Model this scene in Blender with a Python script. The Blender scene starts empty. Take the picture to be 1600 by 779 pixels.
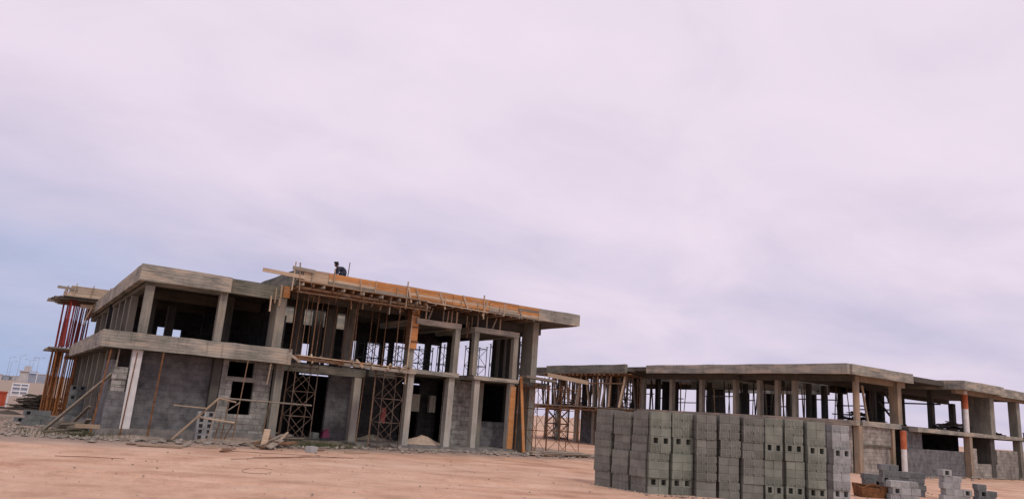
import bpy, bmesh, math, random
from mathutils import Vector, Matrix
R = math.radians
rnd = random.Random(7)
scn = bpy.context.scene
col = scn.collection

# ------------------------------------------------------------------ camera
# world axes follow the buildings: X along the front facade, Y into the site
F_PX, PITCH, ROLL, AZ, EYE = 1120.0, R(12.833), R(4.155), R(56.0), 2.0
def cam_axes():
    cp, sp, cr, sr = math.cos(PITCH), math.sin(PITCH), math.cos(ROLL), math.sin(ROLL)
    sa, ca = math.sin(AZ), math.cos(AZ)
    w = lambda v: Vector((sa*v[0]+ca*v[1], -ca*v[0]+sa*v[1], v[2]))
    r0, d0, f0 = Vector((1, 0, 0)), Vector((0, sp, -cp)), Vector((0, cp, sp))
    right = cr*r0 - sr*d0
    down = sr*r0 + cr*d0
    return w(right), w(down), w(f0)
CX, CD, CF = cam_axes()
cam = bpy.data.cameras.new('camera'); cam.sensor_width = 36; cam.lens = 36*F_PX/1600
cam.clip_start = 0.1; cam.clip_end = 6000
co = bpy.data.objects.new('camera', cam); col.objects.link(co)
m = Matrix((CX, -CD, -CF)).transposed().to_4x4(); m.translation = (0, 0, EYE)
co.matrix_world = m
scn.camera = co
def ray(x, y): return CX*((x-800)/F_PX) + CD*((y-389.5)/F_PX) + CF
def on_y(x, y, Y):                       # point of a survey sight line on the vertical plane Y
    d = ray(x, y); return Vector((0, 0, EYE)) + d*(Y/d.y)
def on_x(x, y, X):
    d = ray(x, y); return Vector((0, 0, EYE)) + d*(X/d.x)
def on_z(x, y, z=0.0):
    d = ray(x, y); return Vector((0, 0, EYE)) + d*((z-EYE)/d.z)

# ------------------------------------------------------------------ world, sun, exposure
SUN_EL, SUN_DIR = R(52), Vector((-0.10, -0.80, 0))
world = bpy.data.worlds.new('World'); scn.world = world; world.use_nodes = True
nt = world.node_tree; nt.nodes.clear()
def N(nt, t, **k):
    n = nt.nodes.new(t)
    for a, v in k.items():
        if a.startswith('i_'): n.inputs[a[2:].replace('_', ' ')].default_value = v
        else: setattr(n, a, v)
    return n
def ramp(nt, fac, stops, interp='LINEAR'):
    r = nt.nodes.new('ShaderNodeValToRGB'); r.color_ramp.interpolation = interp
    e = r.color_ramp.elements
    while len(e) < len(stops): e.new(0.5)
    for s, (p, c) in zip(e, stops):
        s.position = p; s.color = (c[0], c[1], c[2], 1) if hasattr(c, '__len__') else (c, c, c, 1)
    nt.links.new(fac, r.inputs[0]); return r.outputs[0]
def math_(nt, op, a, b=None, c=None, clamp=False):
    n = nt.nodes.new('ShaderNodeMath'); n.operation = op; n.use_clamp = clamp
    for i, v in enumerate((a, b, c)):
        if v is None: continue
        if isinstance(v, (int, float)): n.inputs[i].default_value = v
        else: nt.links.new(v, n.inputs[i])
    return n.outputs[0]
def mix(nt, f, a, b, mode='MIX'):
    n = nt.nodes.new('ShaderNodeMix'); n.data_type = 'RGBA'; n.blend_type = mode
    for s, v in ((n.inputs[0], f), (n.inputs[6], a), (n.inputs[7], b)):
        if isinstance(v, (int, float)): s.default_value = v
        elif isinstance(v, tuple): s.default_value = (*v[:3], 1)
        else: nt.links.new(v, s)
    return n.outputs[2]
sky = N(nt, 'ShaderNodeTexSky', sky_type='NISHITA', sun_disc=False)
sky.sun_elevation = SUN_EL; sky.sun_rotation = math.atan2(SUN_DIR.x, SUN_DIR.y)
sky.dust_density = 2.0
tc = N(nt, 'ShaderNodeTexCoord'); sep = N(nt, 'ShaderNodeSeparateXYZ'); nt.links.new(tc.outputs['Generated'], sep.inputs[0])
zc = math_(nt, 'MAXIMUM', sep.outputs[2], 0.0)
# an overcast deck: directions are projected on a flat cloud layer so that it flattens towards the horizon
den = math_(nt, 'ADD', zc, 0.22)
cmb = N(nt, 'ShaderNodeCombineXYZ')
nt.links.new(math_(nt, 'DIVIDE', sep.outputs[0], den), cmb.inputs[0]); nt.links.new(math_(nt, 'DIVIDE', sep.outputs[1], den), cmb.inputs[1])
mp = N(nt, 'ShaderNodeMapping'); nt.links.new(cmb.outputs[0], mp.inputs[0]); mp.inputs['Scale'].default_value = (0.9, 1.15, 1)
n1 = N(nt, 'ShaderNodeTexNoise', i_Scale=1.5, i_Detail=8.0, i_Roughness=0.55, i_Distortion=0.5); nt.links.new(mp.outputs[0], n1.inputs['Vector'])
n2 = N(nt, 'ShaderNodeTexNoise', i_Scale=0.5, i_Detail=3.0); nt.links.new(mp.outputs[0], n2.inputs['Vector'])
# the deck is thinnest and bluest low in one quarter of the sky, greyer low elsewhere
wst = math_(nt, 'ADD', math_(nt, 'MULTIPLY', sep.outputs[0], -0.85), math_(nt, 'MULTIPLY', sep.outputs[1], 0.45))
side = ramp(nt, math_(nt, 'ADD', wst, 0.15, clamp=True), [(0.0, 0), (0.75, 1)])
low = ramp(nt, zc, [(0.0, 1), (0.42, 0)], 'EASE')
mot = math_(nt, 'ADD', math_(nt, 'MULTIPLY', math_(nt, 'SUBTRACT', n1.outputs[0], 0.5), 0.62), math_(nt, 'MULTIPLY', math_(nt, 'SUBTRACT', n2.outputs[0], 0.5), 0.35))
thin = math_(nt, 'ADD', math_(nt, 'MULTIPLY', low, math_(nt, 'ADD', math_(nt, 'MULTIPLY', side, 0.62), 0.36)), mot, clamp=True)
deck = ramp(nt, math_(nt, 'ADD', thin, 0.10, clamp=True), [(0.0, (0.94, 0.825, 0.93)), (0.22, (0.875, 0.765, 0.895)), (0.50, (0.68, 0.63, 0.80)), (0.78, (0.52, 0.555, 0.765)), (1.0, (0.42, 0.51, 0.75))])
n3 = N(nt, 'ShaderNodeTexNoise', i_Scale=2.6, i_Detail=7.0, i_Roughness=0.55, i_Distortion=0.4); nt.links.new(mp.outputs[0], n3.inputs['Vector'])
deck = mix(nt, 1.0, deck, ramp(nt, n3.outputs[0], [(0.30, (0.925, 0.925, 0.945)), (0.50, (0.99, 0.985, 0.99)), (0.70, (1.03, 1.02, 1.015))]), 'MULTIPLY')
bg1 = N(nt, 'ShaderNodeBackground', i_Strength=0.055); nt.links.new(sky.outputs[0], bg1.inputs[0])
bg2 = N(nt, 'ShaderNodeBackground', i_Strength=0.985); nt.links.new(deck, bg2.inputs[0])
mxs = N(nt, 'ShaderNodeMixShader'); mxs.inputs[0].default_value = 0.93
nt.links.new(bg1.outputs[0], mxs.inputs[1]); nt.links.new(bg2.outputs[0], mxs.inputs[2])
wo = N(nt, 'ShaderNodeOutputWorld'); nt.links.new(mxs.outputs[0], wo.inputs[0])
sl = bpy.data.lights.new('sun', 'SUN'); sl.energy = 1.2; sl.angle = R(12); sl.color = (1, 0.93, 0.84)
so = bpy.data.objects.new('sun', sl); col.objects.link(so)
so.rotation_euler = (-(SUN_DIR.normalized()*math.cos(SUN_EL) + Vector((0, 0, math.sin(SUN_EL))))).to_track_quat('-Z', 'Y').to_euler()
so.location = (0, -20, 60)
scn.view_settings.view_transform = 'Standard'; scn.view_settings.look = 'None'
scn.view_settings.exposure = 0.0; scn.view_settings.gamma = 1.0; scn.view_settings.use_curve_mapping = False

# ------------------------------------------------------------------ materials
def newmat(name, rough=0.9):
    ma = bpy.data.materials.new(name); ma.use_nodes = True; t = ma.node_tree
    b = t.nodes['Principled BSDF']; b.inputs['Roughness'].default_value = rough
    b.inputs['Specular IOR Level'].default_value = 0.25
    return ma, t, b
def pos(t, scale=(1, 1, 1), rot=(0, 0, 0)):
    g = t.nodes.new('ShaderNodeNewGeometry'); p = t.nodes.new('ShaderNodeMapping')
    p.inputs['Scale'].default_value = scale; p.inputs['Rotation'].default_value = rot
    t.links.new(g.outputs['Position'], p.inputs[0]); return p.outputs[0]
def noise(t, v, s, d=4.0, r=0.55):
    n = N(t, 'ShaderNodeTexNoise', i_Scale=s, i_Detail=d, i_Roughness=r); t.links.new(v, n.inputs['Vector']); return n.outputs[0]
def bump(t, b, h, strength=0.4, dist=0.03):
    n = t.nodes.new('ShaderNodeBump'); n.inputs['Strength'].default_value = strength; n.inputs['Distance'].default_value = dist
    t.links.new(h, n.inputs['Height']); t.links.new(n.outputs[0], b.inputs['Normal'])
def objrand(t):
    return t.nodes.new('ShaderNodeObjectInfo').outputs['Random']

def mat_concrete(name, lo, hi, warm, streak='h', warm_amt=0.6):
    ma, t, b = newmat(name, 0.93)
    blot = noise(t, pos(t), 0.9, 7, 0.6)
    st = noise(t, pos(t, (1.1, 1.1, 7) if streak == 'h' else (10, 10, 0.45)), 1.0, 5, 0.6)
    fine = noise(t, pos(t), 14, 5, 0.65)
    v = math_(t, 'ADD', math_(t, 'MULTIPLY', blot, 0.5), math_(t, 'MULTIPLY', st, 0.42))
    v = math_(t, 'ADD', v, math_(t, 'MULTIPLY', fine, 0.2))
    c = ramp(t, v, [(0.42, lo), (0.68, hi)])
    wm = ramp(t, noise(t, pos(t, (0.6, 0.6, 3.0) if streak == 'h' else (2, 2, 0.5)), 1.1, 5), [(0.50, 0), (0.60, 1)])
    c = mix(t, math_(t, 'MULTIPLY', wm, warm_amt), c, warm)
    if streak == 'h':       # joints left by the shutter boards
        w = N(t, 'ShaderNodeTexWave', wave_type='BANDS', bands_direction='Z', i_Scale=2.6, i_Distortion=0.25); t.links.new(pos(t), w.inputs['Vector'])
        ln = ramp(t, w.outputs['Fac'], [(0.0, 0.62), (0.10, 1.0)])
        c = mix(t, 1.0, c, ln, 'MULTIPLY')
    drip = ramp(t, noise(t, pos(t, (7, 7, 0.8)), 1.0, 4, 0.6), [(0.56, 0), (0.70, 1)])
    c = mix(t, math_(t, 'MULTIPLY', drip, 0.4), c, (lo[0]*.6, lo[1]*.6, lo[2]*.6))
    t.links.new(c, b.inputs['Base Color']); bump(t, b, v, 0.5, 0.04); return ma
def mat_blockwall(name, c1, c2, mortar, w=0.48, h=0.24):
    ma, t, b = newmat(name, 0.95)
    g = t.nodes.new('ShaderNodeNewGeometry'); s = t.nodes.new('ShaderNodeSeparateXYZ'); t.links.new(g.outputs['Position'], s.inputs[0])
    cb = t.nodes.new('ShaderNodeCombineXYZ')
    wob = math_(t, 'MULTIPLY', math_(t, 'SUBTRACT', noise(t, pos(t), 2.6, 3), 0.5), 0.075)
    t.links.new(math_(t, 'ADD', math_(t, 'ADD', s.outputs[0], s.outputs[1]), wob), cb.inputs[0]); t.links.new(math_(t, 'ADD', s.outputs[2], wob), cb.inputs[1])
    br = N(t, 'ShaderNodeTexBrick', i_Scale=1.0); t.links.new(cb.outputs[0], br.inputs['Vector'])
    br.inputs['Color1'].default_value = (*c1, 1); br.inputs['Color2'].default_value = (*c2, 1); br.inputs['Mortar'].default_value = (*mortar, 1)
    br.inputs['Mortar Size'].default_value = 0.012; br.inputs['Brick Width'].default_value = w; br.inputs['Row Height'].default_value = h
    br.inputs['Mortar Smooth'].default_value = 0.35
    n = noise(t, pos(t), 2.2, 7, 0.65)
    c = mix(t, 1.0, br.outputs['Color'], ramp(t, n, [(0.34, 0.55), (0.66, 1.3)]), 'MULTIPLY')
    c = mix(t, math_(t, 'MULTIPLY', ramp(t, noise(t, pos(t, (1, 1, .5)), 1.3, 6, 0.7), [(0.56, 0), (0.66, 1)]), 0.45), c, (c2[0]*1.35, c2[1]*1.3, c2[2]*1.22))
    t.links.new(c, b.inputs['Base Color'])
    bump(t, b, math_(t, 'ADD', math_(t, 'MULTIPLY', br.outputs['Fac'], -0.8), math_(t, 'MULTIPLY', noise(t, pos(t), 30, 3), 0.5)), 0.6, 0.02); return ma
def mat_wood(name, lo, hi, var=0.5, splash=0.45):
    ma, t, b = newmat(name, 0.85)
    g = t.nodes.new('ShaderNodeTexCoord')
    n = noise(t, pos(t, (1.2, 1.2, 9)), 1.6, 6, 0.65); n2 = noise(t, pos(t), 26, 4, 0.6)
    v = math_(t, 'ADD', math_(t, 'MULTIPLY', n, 0.7), math_(t, 'MULTIPLY', n2, 0.3))
    c = ramp(t, v, [(0.33, lo), (0.66, hi)])
    k = math_(t, 'ADD', math_(t, 'MULTIPLY', objrand(t), var), 1.0-var*0.5)
    cb = t.nodes.new('ShaderNodeCombineColor')
    for i in range(3): t.links.new(k, cb.inputs[i])
    c = mix(t, 1.0, c, cb.outputs[0], 'MULTIPLY')
    sp_ = ramp(t, noise(t, pos(t), 3.5, 7, 0.7), [(0.54, 0), (0.66, 1)]); c = mix(t, math_(t, 'MULTIPLY', sp_, splash), c, (0.33, 0.30, 0.255))
    t.links.new(c, b.inputs['Base Color']); bump(t, b, v, 0.4, 0.01); return ma
def mat_plain(name, lo, hi, scale=6, rough=0.8, metal=0.0, var=0.0, bstr=0.3):
    ma, t, b = newmat(name, rough); b.inputs['Metallic'].default_value = metal
    v = noise(t, pos(t), scale, 6, 0.6); c = ramp(t, v, [(0.34, lo), (0.66, hi)])
    if var:
        k = math_(t, 'ADD', math_(t, 'MULTIPLY', objrand(t), var), 1.0-var*0.5)
        cb = t.nodes.new('ShaderNodeCombineColor')
        for i in range(3): t.links.new(k, cb.inputs[i])
        c = mix(t, 1.0, c, cb.outputs[0], 'MULTIPLY')
    t.links.new(c, b.inputs['Base Color']); bump(t, b, v, bstr, 0.02); return ma
M = {}
M['cast'] = mat_concrete('cast_concrete', (0.145, 0.145, 0.125), (0.37, 0.35, 0.295), (0.50, 0.415, 0.315), 'h', 0.6)
M['cast_green'] = mat_concrete('cast_concrete_green', (0.085, 0.09, 0.07), (0.22, 0.215, 0.175), (0.30, 0.25, 0.18), 'h', 0.3)  # darker, greener version of the cast concrete
M['slab'] = mat_concrete('shade_dark_slab_concrete', (0.055, 0.05, 0.043), (0.12, 0.11, 0.095), (0.13, 0.105, 0.08), 'h', 0.3)  # slab colour lowered so floors and soffits look shaded
M['column'] = mat_concrete('column_concrete', (0.13, 0.13, 0.11), (0.30, 0.285, 0.24), (0.31, 0.26, 0.19), 'v', 0.4)
M['column_pale'] = mat_concrete('pale_column_concrete', (0.24, 0.23, 0.20), (0.44, 0.42, 0.365), (0.42, 0.36, 0.28), 'v', 0.4)
M['column_shade'] = mat_concrete('shade_dark_column_concrete', (0.05, 0.05, 0.045), (0.11, 0.105, 0.09), (0.10, 0.085, 0.07), 'v', 0.3)  # column concrete darkened in colour to stand for shade inside
M['column_tan'] = mat_concrete('tan_column_concrete', (0.20, 0.165, 0.12), (0.36, 0.29, 0.215), (0.40, 0.27, 0.17), 'v', 0.5)
M['render'] = mat_plain('white_render', (0.52, 0.52, 0.51), (0.66, 0.65, 0.63), 3)
M['plinth'] = mat_plain('plinth_concrete', (0.13, 0.125, 0.115), (0.25, 0.235, 0.21), 3)
M['wall_dark'] = mat_blockwall('dark_block_wall', (0.142, 0.142, 0.146), (0.158, 0.157, 0.157), (0.125, 0.125, 0.124))
M['wall_pale'] = mat_blockwall('pale_block_wall', (0.22, 0.215, 0.195), (0.33, 0.32, 0.29), (0.13, 0.125, 0.112))
M['wall_b'] = mat_blockwall('weathered_block_wall', (0.28, 0.255, 0.225), (0.34, 0.31, 0.275), (0.19, 0.175, 0.15))
M['wall_shade'] = mat_blockwall('shade_dark_block_wall', (0.035, 0.035, 0.036), (0.05, 0.05, 0.05), (0.03, 0.03, 0.03))  # blockwork painted near black, interior shade put into the colour
M['wood_new'] = mat_wood('fresh_orange_shuttering', (0.36, 0.155, 0.05), (0.56, 0.27, 0.105), 0.5, 0.6)
M['wood_pale'] = mat_wood('pale_timber', (0.30, 0.22, 0.145), (0.52, 0.40, 0.28), 0.6)
M['wood_grey'] = mat_wood('weathered_timber', (0.17, 0.145, 0.115), (0.35, 0.30, 0.235), 0.6)
M['wood_brown'] = mat_wood('brown_timber', (0.085, 0.045, 0.024), (0.20, 0.11, 0.058), 0.6)
M['pole'] = mat_wood('timber_pole', (0.10, 0.06, 0.035), (0.24, 0.15, 0.09), 0.6)
M['steel'] = mat_plain('dull_scaffold_steel', (0.085, 0.06, 0.045), (0.19, 0.14, 0.105), 5, 0.6, 0.3, 0.4)
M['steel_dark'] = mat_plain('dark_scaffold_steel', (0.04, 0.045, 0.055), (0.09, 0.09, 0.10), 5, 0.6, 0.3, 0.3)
M['rust'] = mat_plain('rusty_steel', (0.085, 0.038, 0.016), (0.22, 0.10, 0.042), 4, 0.85, 0.1, 0.4, 0.6)
M['red'] = mat_plain('red_prop_paint', (0.17, 0.02, 0.018), (0.30, 0.05, 0.04), 5, 0.65, 0.0, 0.5)
M['red_dull'] = mat_plain('dull_red_cloth', (0.12, 0.025, 0.025), (0.19, 0.045, 0.04), 6)
M['orange_prop'] = mat_plain('orange_prop_rust', (0.17, 0.065, 0.022), (0.33, 0.135, 0.045), 4, 0.7, 0.0, 0.5)
M['block'] = mat_plain('concrete_block', (0.155, 0.17, 0.14), (0.225, 0.24, 0.20), 3, 0.95, 0, 0.34, 0.4)
M['block_brown'] = mat_plain('brownish_concrete_block', (0.15, 0.153, 0.132), (0.20, 0.20, 0.175), 4, 0.95, 0, 0.26, 0.3)
M['block_pale'] = mat_plain('pale_concrete_block', (0.26, 0.27, 0.265), (0.36, 0.37, 0.36), 5, 0.95, 0, 0.26, 0.4)
M['block_blue'] = mat_plain('bluish_concrete_block', (0.125, 0.135, 0.135), (0.18, 0.19, 0.19), 5, 0.95, 0, 0.26, 0.4)
M['hole'] = mat_plain('block_core', (0.07, 0.07, 0.065), (0.10, 0.10, 0.09), 9, 0.95)
M['paint_red'] = mat_plain('orange_red_column_paint', (0.40, 0.10, 0.045), (0.52, 0.16, 0.075), 3)
M['paint_white'] = mat_plain('white_column_paint', (0.60, 0.58, 0.55), (0.74, 0.72, 0.69), 3)
M['stone'] = mat_plain('rubble_stone', (0.15, 0.135, 0.115), (0.36, 0.315, 0.26), 5, 0.95, 0, 0, 0.7)
M['sand'] = mat_plain('sand_pile', (0.44, 0.34, 0.26), (0.56, 0.44, 0.34), 6, 0.98)
M['dirt'] = mat_plain('grey_dirt', (0.20, 0.165, 0.13), (0.36, 0.285, 0.22), 2.5, 0.98, 0, 0, 0.8)
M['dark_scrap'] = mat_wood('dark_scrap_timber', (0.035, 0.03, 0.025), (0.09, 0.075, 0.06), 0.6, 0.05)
M['rebar'] = mat_plain('rebar', (0.10, 0.055, 0.035), (0.17, 0.10, 0.065), 6, 0.8, 0.2)
M['red_sheet'] = mat_plain('red_sheet_steel', (0.42, 0.07, 0.035), (0.55, 0.12, 0.06), 3, 0.6)
M['white'] = mat_plain('white_paint', (0.66, 0.66, 0.68), (0.8, 0.8, 0.8), 3, 0.6)
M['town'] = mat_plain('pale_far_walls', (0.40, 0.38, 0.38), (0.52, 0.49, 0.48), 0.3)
M['town_dark'] = mat_plain('haze_tinted_far_walls', (0.24, 0.27, 0.33), (0.33, 0.36, 0.42), 0.3)  # distance haze put into the colour as a bluish grey
M['cloth'] = mat_plain('dark_navy_cloth', (0.022, 0.028, 0.05), (0.045, 0.055, 0.09), 14)
M['skin'] = mat_plain('skin', (0.16, 0.085, 0.055), (0.20, 0.11, 0.075), 10, 0.6)
M['hair'] = mat_plain('black_hair', (0.008, 0.007, 0.007), (0.018, 0.015, 0.014), 30)
M['leaf'] = mat_plain('scrub_leaf', (0.07, 0.08, 0.04), (0.12, 0.125, 0.065), 5)
M['pink'] = mat_plain('magenta_plastic', (0.09, 0.012, 0.035), (0.13, 0.02, 0.05), 5, 0.5)

def mat_ground():
    ma, t, b = newmat('sandy_ground', 0.97)
    big = noise(t, pos(t, (0.05, 0.05, 1)), 1.0, 6, 0.6)
    mid = noise(t, pos(t), 0.55, 8, 0.62); fine = noise(t, pos(t), 9, 6, 0.7)
    gm = t.nodes.new('ShaderNodeMapping'); t.links.new(pos(t, (1, 1, 1), (0, 0, R(34))), gm.inputs[0]); gm.inputs['Scale'].default_value = (0.10, 1.3, 1)
    trk = noise(t, gm.outputs[0], 1.0, 7, 0.6)     # wheel-worn streaks across the yard
    v = math_(t, 'ADD', math_(t, 'MULTIPLY', mid, 0.52), math_(t, 'MULTIPLY', trk, 0.27)); v = math_(t, 'ADD', v, math_(t, 'MULTIPLY', fine, 0.22))
    c = ramp(t, v, [(0.40, (0.40, 0.22, 0.135)), (0.50, (0.59, 0.365, 0.24)), (0.61, (0.70, 0.48, 0.345))])
    gw = t.nodes.new('ShaderNodeMapping'); t.links.new(pos(t, (1, 1, 1), (0, 0, R(31))), gw.inputs[0])
    wv = N(t, 'ShaderNodeTexWave', wave_type='BANDS', bands_direction='Y', i_Scale=0.16, i_Distortion=5.0, i_Detail=3.0); wv.inputs['Detail Scale'].default_value = 0.25; t.links.new(gw.outputs[0], wv.inputs['Vector'])
    lane = math_(t, 'MULTIPLY', ramp(t, wv.outputs['Fac'], [(0.80, 0), (0.93, 1)]), ramp(t, noise(t, pos(t), 1.4, 5), [(0.40, 0), (0.60, 1)]))
    c = mix(t, math_(t, 'MULTIPLY', lane, 0.5), c, (0.42, 0.255, 0.165))
    pale = ramp(t, big, [(0.45, 0), (0.68, 1)]); c = mix(t, math_(t, 'MULTIPLY', pale, 0.55), c, (0.63, 0.475, 0.37))
    spk = ramp(t, noise(t, pos(t), 2.4, 7, 0.72), [(0.58, 0), (0.70, 1)]); c = mix(t, math_(t, 'MULTIPLY', spk, 0.6), c, (0.36, 0.235, 0.155))
    # grey cement dust trodden in along the foot of the building
    s = t.nodes.new('ShaderNodeSeparateXYZ'); t.links.new(pos(t), s.inputs[0])
    yy = math_(t, 'ADD', s.outputs[1], math_(t, 'MULTIPLY', math_(t, 'SUBTRACT', noise(t, pos(t), 0.7, 5), 0.5), 5.0))
    near = math_(t, 'MULTIPLY', math_(t, 'GREATER_THAN', s.outputs[0], -3.0), math_(t, 'LESS_THAN', s.outputs[0], 29.0))
    dust = math_(t, 'MULTIPLY', ramp(t, math_(t, 'DIVIDE', math_(t, 'SUBTRACT', yy, 27.2), 3.2), [(0.0, 0), (0.8, 1)]), near)
    c = mix(t, math_(t, 'MULTIPLY', dust, 0.72), c, (0.235, 0.205, 0.175))
    far = ramp(t, math_(t, 'DIVIDE', math_(t, 'SUBTRACT', s.outputs[1], 45), 160.0), [(0.0, 0), (1.0, 1)])
    c = mix(t, math_(t, 'MULTIPLY', math_(t, 'MULTIPLY', far, ramp(t, noise(t, pos(t, (0.04, 0.04, 1)), 1.0, 5), [(0.42, 0), (0.58, 1)])), 0.8), c, (0.31, 0.255, 0.185))
    t.links.new(c, b.inputs['Base Color'])
    bump(t, b, math_(t, 'ADD', v, math_(t, 'MULTIPLY', noise(t, pos(t), 40, 4), 0.35)), 0.9, 0.09); return ma
M['ground'] = mat_ground()

# ------------------------------------------------------------------ mesh helpers
def world_loc(o):
    v = Vector((0, 0, 0))
    while o: v += o.location; o = o.parent
    return v
class MB:
    def __init__(s): s.v = []; s.f = []
    def hexa(s, p):          # 8 points: bottom ring 0-3, top ring 4-7
        k = len(s.v); s.v += [Vector(q) for q in p]
        for f in ((0, 3, 2, 1), (4, 5, 6, 7), (0, 1, 5, 4), (1, 2, 6, 5), (2, 3, 7, 6), (3, 0, 4, 7)): s.f.append(tuple(k+i for i in f))
        return s
    def box(s, x0, x1, y0, y1, z0, z1):
        return s.hexa([(x0, y0, z0), (x1, y0, z0), (x1, y1, z0), (x0, y1, z0), (x0, y0, z1), (x1, y0, z1), (x1, y1, z1), (x0, y1, z1)])
    def wbox(s, x0, x1, y0, y1, z0, z1, axis='x', step=0.9, j=0.014):
        """a long cast member whose arrises wander a little, as shutter-cast edges do"""
        L = (x1-x0) if axis == 'x' else (y1-y0); n = max(1, int(L/step)); k = len(s.v)
        for i in range(n+1):
            a = (x0 if axis == 'x' else y0) + L*i/n
            for (u, w) in ((0, 0), (1, 0), (1, 1), (0, 1)):
                q = ((y0, y1) if axis == 'x' else (x0, x1))[u] + rnd.uniform(-j, j); z = (z0, z1)[w] + rnd.uniform(-j, j)
                s.v.append(Vector((a, q, z)) if axis == 'x' else Vector((q, a, z)))
        for i in range(n):
            b = k+4*i
            for e in range(4): s.f.append((b+e, b+(e+1) % 4, b+4+(e+1) % 4, b+4+e))
        s.f.append((k+3, k+2, k+1, k)); e = k+4*n; s.f.append((e, e+1, e+2, e+3)); return s
    def beam(s, p, q, w, h, roll=0.0):
        p, q = Vector(p), Vector(q); d = (q-p).normalized()
        a = d.cross(Vector((0, 0, 1)))
        if a.length < 0.15: a = d.cross(Vector((0, 1, 0)))
        a.normalize(); b = a.cross(d).normalized()
        if roll: c, sn = math.cos(roll), math.sin(roll); a, b = a*c+b*sn, b*c-a*sn
        a *= w/2; b *= h/2
        return s.hexa([p-a-b, p+a-b, q+a-b, q-a-b, p-a+b, p+a+b, q+a+b, q-a+b])
    def tube(s, p, q, r, n=7, r2=None):
        p, q = Vector(p), Vector(q); d = (q-p).normalized(); r2 = r if r2 is None else r2
        a = d.cross(Vector((0.31, 0.2, 1)) if abs(d.z) < 0.95 else Vector((1, 0, 0))).normalized(); b = d.cross(a)
        k = len(s.v)
        for c, rr in ((p, r), (q, r2)):
            for i in range(n): t = 2*math.pi*i/n; s.v.append(c + a*math.cos(t)*rr + b*math.sin(t)*rr)
        for i in range(n): j = (i+1) % n; s.f.append((k+i, k+j, k+n+j, k+n+i))
        s.f.append(tuple(k+i for i in range(n))[::-1]); s.f.append(tuple(k+n+i for i in range(n))); return s
    def path(s, pts, r, n=5):
        for a, b in zip(pts, pts[1:]): s.tube(a, b, r, n)
        return s
    def build(s, name, mat, parent=None):
        vs = s.v
        if parent is None:
            lo = Vector([min(v[i] for v in vs) for i in range(3)]); hi = Vector([max(v[i] for v in vs) for i in range(3)])
            off = Vector(((lo.x+hi.x)/2, (lo.y+hi.y)/2, lo.z))
        else: off = world_loc(parent)
        me = bpy.data.meshes.new(name); me.from_pydata([v-off for v in vs], [], s.f); me.update()
        bm = bmesh.new(); bm.from_mesh(me); bmesh.ops.recalc_face_normals(bm, faces=bm.faces); bm.to_mesh(me); bm.free()
        if mat: me.materials.append(mat)
        o = bpy.data.objects.new(name, me); col.objects.link(o)
        if parent: o.parent = parent
        else: o.location = off
        return o
def tag(o, label=None, cat=None, group=None, kind=None):
    for k, v in (('label', label), ('category', cat), ('group', group), ('kind', kind)):
        if v: o[k] = v
    return o
def thing(name, label, cat, loc, group=None):
    o = bpy.data.objects.new(name, None); col.objects.link(o); o.location = loc; o.empty_display_size = 0.3
    return tag(o, label, cat, group)
def stick(name, mat, p, q, w, h, label, cat, group=None, roll=0.0):
    return tag(MB().beam(p, q, w, h, roll).build(name, mat), label, cat, group)
def J(a): return rnd.uniform(-a, a)

# ------------------------------------------------------------------ ground
def smooth(a, b, x): t = max(0, min(1, (x-a)/(b-a))); return t*t*(3-2*t)
from mathutils import noise as mn
def ground_z(x, y):
    z = -0.12*smooth(30, 42, x)
    d = math.hypot(x, y)
    if d > 90: z += (mn.noise(Vector((x*0.02, y*0.02, 3)))*0.9)*smooth(90, 200, d)*(1-smooth(300, 900, d))
    z += 0.012*mn.noise(Vector((x*0.6, y*0.6, 0)))
    if d < 32 and y < 29:
        u, w = x*0.829-y*0.559, x*0.559+y*0.829
        for w0, a in ((12.6, .6), (14.2, .5), (15.9, .5), (18.3, 1.1), (20.6, .8), (22.2, .8)):
            q = (w-w0-a*math.sin(u*.16+w0))/.22
            if abs(q) < 3: z += -0.05*math.exp(-q*q)+0.03*math.exp(-(abs(q)-1.6)**2*2)
    return z
def axis(lo, hi, fine_lo, fine_hi, step):
    a = [fine_lo + i*step for i in range(int((fine_hi-fine_lo)/step)+1)]
    s = step; v = a[-1]
    while v < hi: s *= 1.25; v += s; a.append(v)
    s = step; v = a[0]; pre = []
    while v > lo: s *= 1.25; v -= s; pre.append(v)
    return pre[::-1] + a
xs = axis(-3500, 3500, -8, 34, 0.16); ys = axis(-300, 4500, 4, 32, 0.16)
g = MB()
for y in ys:
    for x in xs: g.v.append(Vector((x, y, ground_z(x, y))))
nx = len(xs)
for j in range(len(ys)-1):
    for i in range(nx-1): k = j*nx+i; g.f.append((k, k+1, k+nx+1, k+nx))
go = g.build('ground', M['ground']); tag(go, kind='structure')
for p in go.data.polygons: p.use_smooth = True

# ------------------------------------------------------------------ front building
A = thing('concrete_building', 'nearer two-storey concrete frame building with orange boards along its roof edge', 'building', (12, 32, 0))
def part(name, mb, mat, parent=A): return mb.build(name, mat, parent)
# plinths and floors
part('plinth', MB().wbox(2.95, 10.0, 31.95, 44, -0.1, 0.36, 'x', 0.7, 0.012), M['plinth'])
part('plinth', MB().wbox(13.6, 22.6, 31.72, 44, -0.1, 0.17, 'x', 0.7, 0.012), M['plinth'])
part('floor_slab', MB().box(10.0, 13.6, 33.3, 44, -0.1, 0.14), M['plinth'])
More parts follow.
